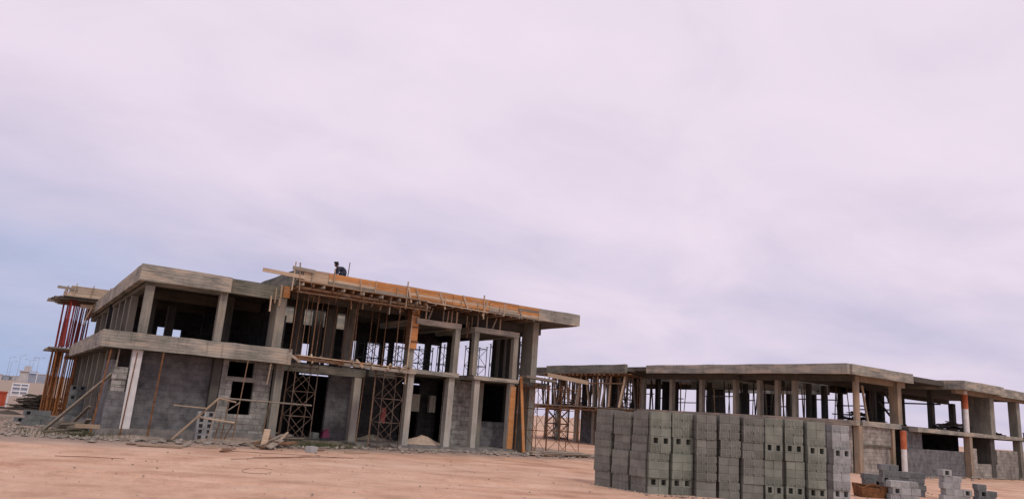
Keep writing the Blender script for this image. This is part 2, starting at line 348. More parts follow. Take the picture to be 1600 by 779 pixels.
# first floor slab: left wing, rear, bays
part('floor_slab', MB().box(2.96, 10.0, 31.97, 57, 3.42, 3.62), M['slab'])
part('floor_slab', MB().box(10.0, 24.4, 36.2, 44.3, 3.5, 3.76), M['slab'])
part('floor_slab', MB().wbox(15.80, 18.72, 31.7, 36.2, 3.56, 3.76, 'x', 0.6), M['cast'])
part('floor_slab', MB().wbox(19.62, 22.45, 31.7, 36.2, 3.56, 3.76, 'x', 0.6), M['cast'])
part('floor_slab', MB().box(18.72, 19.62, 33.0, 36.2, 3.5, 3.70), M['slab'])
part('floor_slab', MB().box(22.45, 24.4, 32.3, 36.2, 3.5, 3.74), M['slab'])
# balcony parapet
part('parapet', MB().wbox(2.76, 10.15, 31.76, 31.95, 3.40, 4.05, 'x', 0.8, 0.018), M['cast'])
part('parapet', MB().wbox(2.76, 2.95, 31.96, 49.0, 3.40, 4.04, 'y', 0.9, 0.018), M['cast'])
# left wing roof
part('roof_slab', MB().box(3.9, 9.8, 32.0, 57.0, 6.45, 6.72), M['slab'])
part('roof_fascia', MB().wbox(3.66, 7.17, 31.74, 31.98, 6.14, 6.80, 'x', 0.7, 0.016), M['cast'])
part('roof_fascia', MB().wbox(3.66, 3.88, 31.99, 57.0, 6.14, 6.79, 'y', 0.9, 0.016), M['cast'])
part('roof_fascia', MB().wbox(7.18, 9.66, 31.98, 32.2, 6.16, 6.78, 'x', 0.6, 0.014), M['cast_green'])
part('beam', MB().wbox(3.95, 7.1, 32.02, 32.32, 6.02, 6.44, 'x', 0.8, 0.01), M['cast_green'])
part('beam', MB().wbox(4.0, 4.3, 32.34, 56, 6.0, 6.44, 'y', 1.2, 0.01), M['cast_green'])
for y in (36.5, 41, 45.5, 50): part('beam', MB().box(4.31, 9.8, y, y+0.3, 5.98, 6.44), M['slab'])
# main roof with an opening left in the slab further back
RX0, RX1, RY0, RY1 = 9.70, 25.90, 31.05, 44.6
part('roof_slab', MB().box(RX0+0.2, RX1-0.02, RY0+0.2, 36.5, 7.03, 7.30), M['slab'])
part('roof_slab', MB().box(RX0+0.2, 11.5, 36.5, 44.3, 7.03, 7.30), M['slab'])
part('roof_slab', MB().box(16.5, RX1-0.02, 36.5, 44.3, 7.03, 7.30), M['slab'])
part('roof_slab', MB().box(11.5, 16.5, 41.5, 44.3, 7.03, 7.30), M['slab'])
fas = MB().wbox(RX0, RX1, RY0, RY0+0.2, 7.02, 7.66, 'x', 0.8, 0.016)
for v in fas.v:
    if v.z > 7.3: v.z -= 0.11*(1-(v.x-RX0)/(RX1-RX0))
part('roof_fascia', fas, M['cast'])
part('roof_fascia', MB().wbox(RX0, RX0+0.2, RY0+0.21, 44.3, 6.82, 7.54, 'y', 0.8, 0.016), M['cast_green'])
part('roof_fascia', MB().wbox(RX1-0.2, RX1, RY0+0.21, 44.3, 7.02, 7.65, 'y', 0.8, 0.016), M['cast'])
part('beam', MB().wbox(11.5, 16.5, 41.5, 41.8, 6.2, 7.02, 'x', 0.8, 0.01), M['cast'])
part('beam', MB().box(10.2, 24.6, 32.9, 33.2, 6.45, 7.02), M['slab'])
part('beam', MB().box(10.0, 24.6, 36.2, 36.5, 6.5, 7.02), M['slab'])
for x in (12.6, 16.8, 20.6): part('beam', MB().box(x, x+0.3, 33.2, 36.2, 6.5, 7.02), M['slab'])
# bay frames under the main roof
for (x0, x1) in ((16.10, 18.66), (19.50, 22.32)):
    part('bay_beam', MB().wbox(x0, x1, 31.76, 32.06, 5.98, 6.25, 'x', 0.6, 0.012), M['cast'])
    part('bay_beam', MB().wbox(x1-0.28, x1, 32.07, 36.1, 5.98, 6.24, 'y', 0.9, 0.01), M['cast'])
    part('bay_beam', MB().wbox(x0, x0+0.28, 32.07, 36.1, 5.98, 6.24, 'y', 0.9, 0.01), M['cast'])
    part('bay_roof', MB().box(x0+0.29, x1-0.29, 32.07, 36.1, 6.06, 6.20), M['slab'])
def column(x, y, z0, z1, w=0.32, d=0.32, mat='column'):
    return part('column', MB().hexa([(x-w/2+J(.008), y, z0), (x+w/2, y, z0), (x+w/2, y+d, z0), (x-w/2, y+d, z0), (x-w/2, y+J(.008), z1), (x+w/2+J(.008), y, z1), (x+w/2, y+d, z1), (x-w/2, y+d, z1)]), M[mat])
column(4.12, 32.0, 0.36, 3.41, 0.36, 0.4, 'render')
column(4.15, 32.02, 3.63, 6.01); column(7.0, 32.02, 3.63, 6.15, 0.30)
part('pier', MB().box(9.28, 9.68, 32.0, 32.95, 3.63, 6.81), M['column'])
column(9.9, 32.3, 0.1, 3.40, 0.34, 0.34, 'column')
column(14.08, 33.4, 0.14, 3.18, 0.36, 0.36, 'column_pale')
column(16.14, 31.86, 0.17, 3.55, 0.30, 0.3, 'column_pale'); column(18.42, 31.86, 0.17, 3.55, 0.32, 0.3, 'column_pale'); column(19.95, 31.86, 0.17, 3.55, 0.30, 0.3, 'column_pale'); column(22.14, 31.86, 0.17, 3.55, 0.28, 0.3, 'column_pale')
column(16.10, 32.08, 3.77, 7.0, 0.34, 0.34); column(18.50, 31.78, 3.77, 5.97, 0.28, 0.3); column(19.66, 31.78, 3.77, 5.97, 0.28, 0.3); column(22.16, 31.78, 3.77, 5.97, 0.28, 0.3)
column(12.85, 34.6, 3.77, 6.44, 0.5, 0.4, 'column_shade')
column(14.35, 35.8, 3.5, 7.0, 0.46, 0.4); column(11.2, 34.6, 3.5, 7.0, 0.42, 0.4, 'column_shade'); column(13.2, 37.5, 3.77, 7.0, 0.5, 0.4, 'column_shade')
part('pier', MB().box(23.40, 23.78, 32.0, 33.05, -0.1, 7.02), M['column'])
part('pier', MB().box(23.0, 23.35, 33.1, 33.9, -0.1, 7.02), M['column_shade'])
part('beam', MB().wbox(22.6, 24.4, 31.8, 31.99, 3.42, 3.72, 'x', 0.6, 0.01), M['slab'])
part('beam', MB().wbox(9.75, 14.40, 33.36, 33.7, 3.19, 3.55, 'x', 0.8, 0.012), M['cast_green'])
part('beam', MB().wbox(14.41, 15.9, 33.0, 33.3, 3.25, 3.55, 'x', 0.8, 0.012), M['slab'])
# side columns of the left wing
for y in (35.2, 38.2, 40.8, 43.4, 47.2, 51.0, 53.2): part('column', MB().box(3.35, 3.68, y, y+0.3, -0.05, 3.41), M['column'])
for y in (36.4, 38.4, 40.6, 43.0, 45.6, 48.5, 51.5): part('column', MB().box(4.02, 4.3, y, y+0.32, 3.63, 5.99), M['column'])
column(5.0, 37.0, 3.63, 6.0, 0.34, 0.34, 'column_shade'); column(6.2, 39.0, 3.63, 6.0, 0.36, 0.3, 'column_shade'); column(8.0, 35.2, 3.63, 6.4, 0.4, 0.4, 'column_shade')
# ground floor walls
W1 = part('block_wall', MB().box(4.32, 7.55, 33.1, 33.3, 0.36, 3.41), M['wall_dark'])
def wall_with_openings(x0, x1, y0, y1, z0, z1, holes):
    """blockwork split round its openings (x0,x1,z0,z1)"""
    mb = MB(); xs_ = sorted({x0, x1, *[h[0] for h in holes], *[h[1] for h in holes]})
    for a, b in zip(xs_, xs_[1:]):
        z = z0
        for h in sorted([h for h in holes if h[0] <= a+1e-6 and h[1] >= b-1e-6], key=lambda h: h[2]):
            if h[2] > z: mb.box(a, b, y0, y1, z, h[2])
            z = h[3]
        if z < z1: mb.box(a, b, y0, y1, z, z1)
    return mb
part('block_wall', wall_with_openings(7.56, 9.7, 32.75, 32.98, -0.05, 3.41, [(8.06, 8.98, 1.12, 2.50), (7.8, 8.9, 2.70, 3.34)]), M['wall_pale'])
part('lintel', MB().box(7.7, 9.15, 32.71, 32.745, 2.51, 2.69), M['cast'])
part('pier', MB().box(7.18, 7.52, 32.72, 33.05, 0.0, 3.41), M['column_shade'])
part('block_wall', MB().box(3.3, 3.52, 32.3, 34.6, 0.0, 2.95), M['wall_dark'])
part('block_wall', MB().box(3.56, 3.70, 35.6, 52.6, 0.0, 1.6), M['wall_shade'])
part('block_wall', MB().box(4.6, 4.8, 34.0, 56, 0.0, 3.41), M['wall_shade'])
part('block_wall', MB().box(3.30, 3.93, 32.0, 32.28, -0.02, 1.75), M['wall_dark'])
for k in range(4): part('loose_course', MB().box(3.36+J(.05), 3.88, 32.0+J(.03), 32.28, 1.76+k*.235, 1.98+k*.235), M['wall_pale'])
part('block_wall', MB().box(10.1, 13.0, 39.0, 39.2, 0.14, 3.5), M['wall_shade'])
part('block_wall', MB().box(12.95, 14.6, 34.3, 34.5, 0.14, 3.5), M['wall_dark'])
part('block_wall', MB().box(14.6, 16.6, 35.5, 35.7, 0.17, 3.5), M['wall_shade'])
part('block_wall', MB().box(16.7, 17.7, 35.9, 36.1, 0.17, 3.5), M['wall_shade'])
part('block_wall', MB().box(18.35, 19.4, 35.0, 35.2, 0.17, 3.5), M['wall_shade'])
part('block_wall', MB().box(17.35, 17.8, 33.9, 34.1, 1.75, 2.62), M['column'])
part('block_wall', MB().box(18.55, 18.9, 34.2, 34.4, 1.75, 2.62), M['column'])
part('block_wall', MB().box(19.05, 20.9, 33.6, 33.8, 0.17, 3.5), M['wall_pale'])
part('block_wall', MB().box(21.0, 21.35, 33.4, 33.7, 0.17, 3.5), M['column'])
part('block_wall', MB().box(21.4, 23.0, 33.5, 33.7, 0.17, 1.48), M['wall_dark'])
part('rear_wall', MB().box(3.4, 24.4, 43.8, 44.0, -0.1, 3.41), M['wall_shade'])
part('side_wall', MB().box(24.0, 24.2, 34.0, 43.7, -0.1, 3.49), M['wall_shade'])
part('block_wall', MB().box(9.9, 10.1, 34.0, 43.7, 0.1, 3.4), M['wall_shade'])
# upper floor, rear side: walls and columns with gaps the sky shows through
gaps = [(4.42, 5.2, 5.35), (6.4, 6.86, 5.3), (7.15, 7.66, 5.25), (14.6, 15.15, 5.3), (15.34, 15.7, 5.3), (15.86, 15.99, 5.35), (16.16, 16.55, 5.4), (17.17, 18.2, 5.85),
        (18.92, 19.9, 5.85), (20.17, 20.5, 5.95), (20.82, 21.7, 6.05), (22.3, 23.2, 6.2), (23.6, 24.35, 6.2)]
part('rear_wall', wall_with_openings(3.9, 24.4, 44.02, 44.28, 3.63, 7.02, [(a, b, 3.7, t) for a, b, t in gaps]), M['wall_shade'])
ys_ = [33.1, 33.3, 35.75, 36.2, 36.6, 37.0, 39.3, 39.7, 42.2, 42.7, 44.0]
part('side_wall', MB().box(24.2, 24.4, 33.1, 44.0, 6.42, 7.02), M['wall_shade'])
for a, b in ((35.65, 36.1), (36.5, 36.95), (39.2, 39.7), (42.0, 42.6)): part('column', MB().box(24.0, 24.3, a, b, 3.77, 6.41), M['column_shade'])
part('block_wall', MB().box(7.9, 12.2, 40.0, 40.2, 3.63, 6.4), M['wall_shade'])
part('block_wall', MB().box(9.9, 10.1, 33.6, 40.0, 3.63, 7.0), M['wall_shade'])
for x in (4.68, 4.95): part('window_bar', MB().box(x-0.03, x+0.03, 43.95, 44.01, 3.7, 5.35), M['steel_dark'])
for z in (4.35, 4.65, 5.0): part('window_bar', MB().box(4.42, 5.2, 43.90, 43.945, z-0.03, z+0.03), M['steel_dark'])
# stair-stepped top of the unfinished side wall
for k in range(7): part('loose_course', MB().box(3.3, 3.5, 34.62+k*0.13, 34.95+0.5*k*0.1+0.2, 2.7-0.36*k, 2.93-0.36*k), M['wall_dark'])

# ------------------------------------------------------------------ roof edge shuttering
Fm = thing('roof_formwork', 'orange timber shuttering boards nailed along the main roof edge', 'formwork', (16, 30.9, 6.8))
fy = RY0-0.03
x = 9.95
while x < 22.9:
    L = rnd.uniform(1.6, 2.6) if x > 10 else 1.15; x2 = min(x+L, 23.0)
    z = 7.05+J(0.01)
    nrow = 4
    for k in range(nrow):
        h = 0.128+0.012*(x-9.95)/13
        orange = (k >= 2 and 11.0 < x < 20) or (k == 3 and 11 < x < 22) or (rnd.random() < 0.2 and x > 11)
        MB().hexa([(x, fy-0.035, z), (x2-0.02, fy-0.035, z+J(.012)), (x2-0.02, fy, z), (x, fy, z), (x, fy-0.035, z+h-0.006), (x2-0.02, fy-0.035, z+h-0.006+J(.01)), (x2-0.02, fy, z+h-0.006), (x, fy, z+h-0.006)]).build('shutter_board', M['wood_new'] if orange else M['wood_pale' if rnd.random() < .6 else 'wood_grey'], Fm)
        z += h
    x = x2
# upright cleats over the boards
for px, h, tilt in ((461, 1.0, -.03), (470, .95, .12), (489, .5, 0), (523, .75, .02), (565, .7, .15), (588, .55, 0), (622, .45, 0), (637, 1.05, .0), (642, .7, .3), (655, .7, .4), (693, .75, .5), (697, .5, .0), (722, .4, 0), (728, .6, .55), (748, .4, 0), (757, .95, .04), (759, .8, -.3), (782, .45, 0), (789, .4, 0), (815, .5, .35), (843, .45, 0)):
    p = on_y(px, 419.7+(px-467.7)*0.161, fy-0.06)
    zb = 7.62-h if h > .62 else 6.98+rnd.uniform(0, .15)
    top = zb+h+ (0.28 if px in (461, 470, 523, 637, 757) else 0)
    MB().beam((p.x+tilt*h*.5, fy-0.07, zb-.1), (p.x-tilt*h*.5, fy-0.07-J(.02), top-.1), 0.035, 0.085).build('cleat', M['wood_pale' if rnd.random() < .75 else 'wood_grey'], Fm)
for z, x0, x1 in ((7.02, 9.8, 16.2), (6.98, 16.1, 23.2)):
    MB().beam((x0, fy-0.10, z), ((x0+x1)/2, fy-0.12, z-0.03), 0.08, 0.05).build('ledger', M['wood_pale'], Fm); MB().beam(((x0+x1)/2, fy-0.09, z-0.01), (x1, fy-0.10, z), 0.08, 0.05).build('ledger', M['wood_grey'], Fm)
# soffit deck boards and bearers below the roof edge
for k in range(11):
    MB().box(9.9, 22.8, 31.0+k*0.22, 31.19+k*0.22, 6.985, 7.015).build('deck_board', M['wood_brown' if k % 3 else 'wood_new'], Fm)
for y in (31.0, 31.55, 32.35):
    MB().beam((9.7, y, 6.72), (13.2, y+.02, 6.70), 0.08, 0.1).build('bearer', M['wood_brown'], Fm); MB().beam((12.9, y+.1, 6.71), (16.4, y+.06, 6.74), 0.08, 0.1).build('bearer', M['wood_pole' if False else 'pole'], Fm)
MB().beam((9.7, 30.85, 6.50), (16.3, 30.9, 6.56), 0.06, 0.06).build('bearer', M['wood_brown'], Fm)
for i in range(14):
    xx = 9.9+i*0.47
    MB().beam((xx, 30.75+J(.1), 6.84), (xx+J(.05), 32.7, 6.84), 0.07, 0.12).build('joist', M['wood_brown' if i % 2 else 'wood_grey'], Fm)
for i in range(13):
    xx = 16.6+i*0.5
    MB().beam((xx, 30.85+J(.1), 6.92), (xx+J(.05), 32.7, 6.92), 0.07, 0.10).build('joist', M['wood_brown' if i % 2 else 'wood_grey'], Fm)
MB().beam((8.15, 30.95, 7.22), (10.0, 30.95, 7.18), 0.05, 0.16).build('shutter_board', M['wood_pale'], Fm)
MB().beam((9.4, 30.92, 7.52), (10.4, 30.92, 7.50), 0.05, 0.15).build('shutter_board', M['wood_grey'], Fm)
for px, y0, y1 in ((424, 462, 486), (432, 450, 473), (441, 445, 465)):
    p, q = on_y(px, y0, 31.9), on_y(px-3, y1, 31.9); MB().beam(p, q, 0.05, 0.09).build('cleat', M['wood_pale'], Fm)
for i in range(20):
    xx = 10.0+i*.32+J(.12); yy = rnd.choice((30.98, 31.3, 31.9, 32.4)); L = rnd.uniform(.25, .8)
    MB().beam((xx, yy, 6.86), (xx+J(.1), yy+J(.05), 6.86-L), .04, .07).build('hanging_stub', M[rnd.choice(('wood_grey', 'pole', 'wood_brown'))], Fm)
for i in range(7):
    xx = 10.2+i*.85+J(.2); MB().beam((xx, 31.1+J(.1), 6.62+J(.05)), (xx+rnd.uniform(.8, 1.6), 32.2+J(.3), 6.55+J(.1)), .05, .08).build('brace', M[rnd.choice(('pole', 'wood_brown', 'wood_grey'))], Fm)
# boxed corner post
Pb = thing('column_formwork', 'orange boards boxing the corner post below the roof edge', 'formwork', (16.1, 31.95, 4.6))
MB().box(15.90, 16.30, 31.94, 31.97, 4.75, 6.7).build('shutter_board', M['wood_new'], Pb); MB().box(15.87, 15.90, 31.94, 32.4, 4.75, 6.7).build('shutter_board', M['wood_brown'], Pb)
MB().beam((15.86, 31.92, 3.0), (15.9, 31.90, 6.4), 0.05, 0.06).build('cleat', M['wood_pale'], Pb)
for z in (5.1, 5.8, 6.4): MB().beam((15.84, 31.91, z), (16.36, 31.91, z), 0.05, 0.06).build('cleat', M['wood_brown'], Pb)
Pc = thing('column_formwork', 'fresh orange boards standing against the right ground-floor column', 'formwork', (22.1, 31.6, 0))
MB().box(22.02, 22.36, 31.80, 31.84, 0.2, 3.4).build('shutter_board', M['wood_new'], Pc)
MB().beam((22.62, 31.1, 0.02), (22.5, 31.6, 3.95), 0.16, 0.05).build('cleat', M['wood_new'], Pc)
MB().beam((22.44, 31.68, 0.1), (22.46, 31.7, 3.5), 0.05, 0.07).build('cleat', M['wood_brown'], Pc)
Pd = thing('column_formwork', 'short orange box shuttering at the top of the wide pier', 'formwork', (9.5, 31.95, 6.4))
MB().box(9.45, 9.75, 31.93, 31.98, 6.30, 6.82).build('shutter_board', M['wood_new'], Pd); MB().box(9.30, 9.38, 31.92, 31.97, 5.9, 6.85).build('cleat', M['wood_pale'], Pd)

# timber platform at first floor level
Pl = thing('timber_platform', 'rough timber working platform across the first-floor opening', 'platform', (12.8, 31.2, 3.5))
for k in range(5): MB().beam((10.2+J(.1), 31.0+k*0.24, 3.80-0.0*k+J(.01)), (15.7+J(.1), 31.05+k*0.24, 3.70+J(.01)), 0.21, 0.04).build('plank', M['wood_grey' if k % 2 else 'wood_pale'], Pl)
for (a, b, z) in ((10.2, 12.3, 3.66), (12.0, 13.8, 3.62), (13.6, 15.9, 3.58)): MB().beam((a, 30.98+J(.05), z), (b, 31.0, z-0.03), 0.08, 0.14).build('bearer', M['wood_brown' if a < 11 else 'wood_grey'], Pl)
for i in range(12): xx = 10.3+i*0.47; MB().beam((xx, 30.9+J(.12), 3.72), (xx+J(.1), 32.2, 3.72), 0.08, 0.09).build('joist', M['pole' if i % 2 else 'wood_new' if i % 3 == 0 else 'wood_brown'], Pl)

for i in range(9):
    xx = 10.3+i*.58+J(.15); MB().beam((xx, 30.85+J(.1), 3.52+J(.05)), (xx+rnd.uniform(-.5, .9), 31.2, 3.86+J(.04)), .07, .09).build('loose_board', M[rnd.choice(('wood_grey', 'wood_pale', 'wood_brown'))], Pl)
# ------------------------------------------------------------------ timber props
def prop(p, q, r, mat, label, group, cat='prop'):
    return tag(MB().tube(p, q, r, 7, r*0.85).build('timber_prop', M[mat]), label, cat, group)
GL = 'slender brown timber prop in the tall row under the main roof formwork, above the platform'
for px, y0, lean in ((452, 31.4, .0), (462, 32.6, .1), (470, 31.5, .05), (478, 32.4, -.05), (486, 31.3, 0), (494, 32.6, .12), (503, 31.8, 0), (517, 33.0, .1), (548, 31.5, .16), (552, 31.9, -.05), (575, 32.8, 0), (598, 32.4, .05), (618, 31.6, .0), (628, 32.6, .05), (535, 33.4, 0), (585, 34, .1)):
    p = on_y(px, 555, y0)
    prop((p.x-lean*.3, y0, 3.82), (p.x+lean*.3, y0+J(.05), 6.66), 0.024+J(.005), rnd.choice(('pole', 'wood_brown', 'wood_brown')), GL, 'timber props under the main roof')
# short hanging stubs and struts standing on the bay frames
GB = 'short pale timber strut between a bay frame and the roof shuttering'
for px, lean in ((665, .0), (672, .1), (692, .0), (699, .02), (713, 0), (737, 0), (746, .0), (760, .0), (772, .12), (781, 0), (705, 0), (729, 0)):
    Y = 31.86 if px not in (737, 729) else 32.6
    p = on_y(px, 506.4+(px-720)*.13, Y); t = on_y(px+1, 480+(px-680)*.15, Y)
    stick('timber_strut', M['wood_pale' if px % 2 else 'wood_grey'], (p.x-lean, Y, 6.26), (p.x+lean, Y, 6.86), 0.055, 0.07, GB, 'strut', 'struts standing on the bay frames')
for px, y0, y1 in ((498, 455, 470), (481, 455, 465)):
    pass
stick('timber_strut', M['pole'], on_y(733, 503, 32.2), on_y(729, 527, 32.2), 0.06, 0.06, 'brown timber strut hanging in the slot between the two bay frames', 'strut')
GF = 'tall rust-brown timber prop in front of the balcony parapet and its underside'
for (x0, y0, x1, y1, Y, lab, mt) in (
    (229, 686, 256, 551, 31.62, 'rusty pole prop in front of the dark wall, right of the white column', 'rust'),
    (362, 690, 388, 562, 31.75, 'slim pole prop crossing the window opening in the block wall', 'pole'),
    (417, 600, 424, 566, 31.85, 'short thick timber prop at the right end of the balcony parapet', 'wood_pale'),
    (138, 689, 174, 545, 31.9, 'rusty pole prop under the balcony corner, lower left of the white column', 'rust'),
    (158, 680, 187, 545, 32.1, 'grey timber prop beside the stepped block wall', 'wood_grey'),
    (186, 683, 215, 550, 31.75, 'thin rust-brown pole strapped along the white column', 'rust')):
    p, q = on_y(x0, y0, Y), on_y(x1, y1, Y); p.z = max(p.z, 0.0)
    q.z = min(q.z, 3.42)
    prop(p, q, 0.026 if 'slim' in lab or 'thin' in lab else 0.034, mt, lab, None)
GO = 'thin brown pole prop standing in the dark opening right of the block wall'
for (x0, y0, x1, y1, Y) in ((409, 680, 433, 578, 32.6), (434, 681, 450, 580, 32.7), (448, 682, 462, 583, 33.0), (424, 680, 438, 577, 33.5)):
    p, q = on_y(x0, y0, Y), on_y(x1, y1, Y); p.z = 0.1; q.z = min(q.z, 3.3); prop(p, q, 0.024, 'pole', GO, 'props in the dark ground-floor opening')
GM = 'thin brown pole prop beside the ground-floor scaffold tower in the middle opening'
for (x0, y0, x1, y1, Y) in ((556, 683, 570, 585, 32.3), (575, 688, 588, 574, 31.4)):
    p, q = on_y(x0, y0, Y), on_y(x1, y1, Y); p.z = 0.1; prop(p, q, 0.028, 'pole', GM, 'props beside the middle scaffold tower')

# red and orange prop cluster at the far left corner
GR = 'red painted steel prop in the upper cluster at the far left corner'
GQ = 'orange rusty steel prop in the lower cluster at the far left corner'
rp = random.Random(3)
def steel_prop(name, x, y, z0, z1, mat, label, group):
    t = thing(name, label, 'prop', (x, y, z0), group); h = z1-z0; lx, ly = rp.uniform(-.06, .06), rp.uniform(-.06, .06)
    MB().tube((x, y, z0+.02), (x+lx*.6, y+ly*.6, z0+h*.6), 0.045, 7).build('outer_tube', mat, t)
    MB().tube((x+lx*.6, y+ly*.6, z0+h*.6), (x+lx, y+ly, z1-.02), 0.034, 7).build('inner_tube', mat, t)
    MB().box(x-.08, x+.08, y-.08, y+.08, z0, z0+.02).build('base_plate', mat, t); MB().box(x+lx-.08, x+lx+.08, y+ly-.08, y+ly+.08, z1-.02, z1).build('head_plate', mat, t)
for i in range(22):
    x = 2.05 + (i % 8)*0.19+rp.uniform(-.05, .05) if i < 15 else 2.1+rp.uniform(0, .4); y = 50.2+ (i//8)*1.5+rp.uniform(-.3, .3)
    x = min(x, 3.3)
    steel_prop('steel_prop', x, y, 0.0, 3.72, M['orange_prop'] if i % 5 else M['rust'], GQ, 'orange props at the far left corner')
for i in range(24):
    x = 2.15 + (i % 8)*0.2+rp.uniform(-.05, .05); y = 50.3+(i//8)*1.5+rp.uniform(-.3, .3)
    if i < 8: x = 2.15+rp.uniform(0, .45)
    steel_prop('steel_prop', x, y, 4.0, 6.72, M['red'], GR, 'red props at the far left corner')
T = thing('timber_platform', 'timber deck between the orange and red props at the far left corner', 'platform', (2.8, 51.5, 3.72))
for k in range(6): MB().beam((1.75+J(.1), 50+k*0.75, 3.84), (3.35, 50+k*0.75, 3.84), 0.6, 0.08).build('plank', M['wood_grey'], T)
for y in (50.1, 52, 53.8): MB().beam((1.6, y, 3.76), (3.35, y, 3.76), 0.12, 0.08).build('bearer', M['wood_grey'], T)
Fb = thing('roof_formwork', 'ragged timber roof shuttering on the red props at the far left corner', 'formwork', (3, 52, 6.8))
for k in range(16): y = 49.9+k*0.28; MB().beam((1.2+rp.uniform(0, .7), y, 6.80), (4.0, y, 6.80), 0.1, 0.12).build('joist', M['wood_grey' if k % 2 else 'dark_scrap'], Fb)
for k in range(8): MB().beam((1.5+rp.uniform(0, .5), 50+k*0.6, 6.92), (4.3, 50+k*0.6, 6.95), 0.5, 0.05).build('deck_board', M['wood_grey'], Fb)
for k in range(4): MB().beam((2.1+0.05*k, 50.3, 7.05+k*.16), (5.4, 50.3, 7.08+k*.16), 0.04, 0.15).build('shutter_board', M['wood_pale'], Fb)
for k in range(4): MB().beam((2.1, 50.35, 7.05+k*.16), (2.1, 54.5, 7.05+k*.16), 0.04, 0.15).build('shutter_board', M['wood_pale'], Fb)
MB().beam((1.55, 50.25, 7.42), (2.6, 50.25, 7.40), 0.05, 0.16).build('shutter_board', M['wood_grey'], Fb)
for xx in (2.4, 3.3, 4.2): MB().beam((xx, 50.22, 6.85), (xx+.12, 50.22, 7.75), 0.05, 0.09).build('cleat', M['wood_pale'], Fb)
MB().beam((2.9, 50.2, 6.45), (5.2, 50.2, 6.5), 0.06, 0.22).build('ledger', M['wood_pale'], Fb)
MB().beam((3.2, 50.15, 5.3), (3.55, 50.15, 6.6), 0.12, 0.05).build('cleat', M['wood_pale'], Fb)

# ------------------------------------------------------------------ scaffold towers
def tower(x, y, z0, z1, w, d, lab, mat='steel', bays=None, group=None, r=0.020, rot=0.0):
    t = thing('scaffold_tower', lab, 'scaffold', (x, y, z0), group); mt = M[mat]
    c, s = math.cos(rot), math.sin(rot)
    P = lambda a, b, z: Vector((x+(a*c-b*s), y+(a*s+b*c), z))
    cs = [(-w/2, -d/2), (w/2, -d/2), (w/2, d/2), (-w/2, d/2)]; H = z1-z0; nb = bays or max(2, round(H/0.9))
    for a, b in cs: MB().tube(P(a, b, z0), P(a, b, z1), r, 6).build('post', mt, t)
    for k in range(nb+1):
        z = z0+0.12+(H-0.24)*k/nb
        rg = MB()
        for i in range(4): rg.tube(P(*cs[i], z), P(*cs[(i+1) % 4], z), r*.8, 5)
        rg.build('rail_ring', mt, t)
        if k < nb:
            zt = z0+0.12+(H-0.24)*(k+1)/nb
            for i in (0, 2): a, b = cs[i], cs[(i+1) % 4]; MB().tube(P(*a, z), P(*b, zt), r*.65, 5).tube(P(*b, z), P(*a, zt), r*.65, 5).build('cross_brace', mt, t)
    for a, b in cs: v = P(a, b, z1); MB().box(v.x-.06, v.x+.06, v.y-.06, v.y+.06, v.z, v.z+.05).build('head_plate', mt, t)
    return t
tower(10.75, 31.75, 0.05, 3.45, 1.0, 1.0, 'rusty scaffold tower under the timber platform, right of the block wall', 'steel', 3)
tower(14.72, 31.2, 0.0, 3.42, 1.05, 0.9, 'scaffold tower in the middle opening, between two ground-floor columns', 'steel', 3)
tower(23.3, 31.2, 0.0, 3.55, 0.9, 0.9, 'rusty scaffold tower wrapped round the tall right pier', 'rust', 3)
tower(25.55, 31.6, 0.0, 3.60, 1.35, 1.1, 'rusty scaffold frame with cross braces right of the tall pier', 'rust', 3)
GT = 'dark scaffold tower silhouetted in a rear opening of the upper floor'
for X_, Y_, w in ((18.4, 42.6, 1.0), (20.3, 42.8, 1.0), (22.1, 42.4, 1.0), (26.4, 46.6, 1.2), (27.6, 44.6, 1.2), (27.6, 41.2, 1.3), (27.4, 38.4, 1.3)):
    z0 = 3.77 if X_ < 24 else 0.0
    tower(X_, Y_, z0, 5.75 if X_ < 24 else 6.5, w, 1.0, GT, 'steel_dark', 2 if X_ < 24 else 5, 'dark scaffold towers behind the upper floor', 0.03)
tower(65.0, 22.6, -0.12, 3.25, 4.2, 1.6, 'leaning pole scaffold in front of the rear building at the right edge', 'steel', 3, None, 0.045)
tower(50.0, 52.5, -0.1, 5.6, 2.2, 1.6, 'scaffold tower inside the open left end of the rear building', 'rust', 4, None, 0.045)

# sloping raw planks bridging to the right of the pier
stick('plank', M['wood_pale'], (23.9, 31.15, 4.16), (26.9, 31.25, 3.98), 0.05, 0.22, 'long pale plank sloping from the pier over the rusty scaffold', 'plank')
tag(MB().beam((22.4, 31.2, 3.95), (24.4, 31.2, 3.85), 0.5, 0.12).build('plank', M['wood_grey']), 'grey plank lying across the scaffold at the tall pier', 'plank')

# trestle scaffold before the window opening
Ts = thing('timber_scaffold', 'light timber pole scaffold in front of the window opening', 'scaffold', (8, 31.3, 0))
def seg(a, b, Y=31.35, r=0.03, nm='pole', mt='wood_grey', Y2=None): MB().tube(on_y(*a, Y), on_y(*b, Y2 or Y), r, 6).build(nm, M[mt], Ts)
seg((343, 621), (487, 633), 31.35, .035, 'rail'); seg((310, 651), (366, 660), 31.35, .035, 'rail', 'wood_pale'); seg((343, 622), (369, 628), 31.2, .035, 'rail', 'wood_pale')
seg((325, 684), (343, 620), 31.35, .03); seg((345, 686), (358, 624), 31.6, .025, 'pole', 'pole'); seg((357, 640), (375, 628), 31.3, .025, 'brace')
seg((350, 685), (365, 660), 31.5, .025, 'brace', 'pole'); seg((335, 685), (345, 650), 31.7, .025, 'brace', 'pole'); seg((268, 686), (343, 621), 31.1, .045, 'brace', 'wood_pale')
stick('plank', M['wood_pale'], on_y(271, 632, 31.0), on_y(322, 637, 31.0), 0.2, 0.04, 'short plank resting on top of the perforated block stack', 'plank')
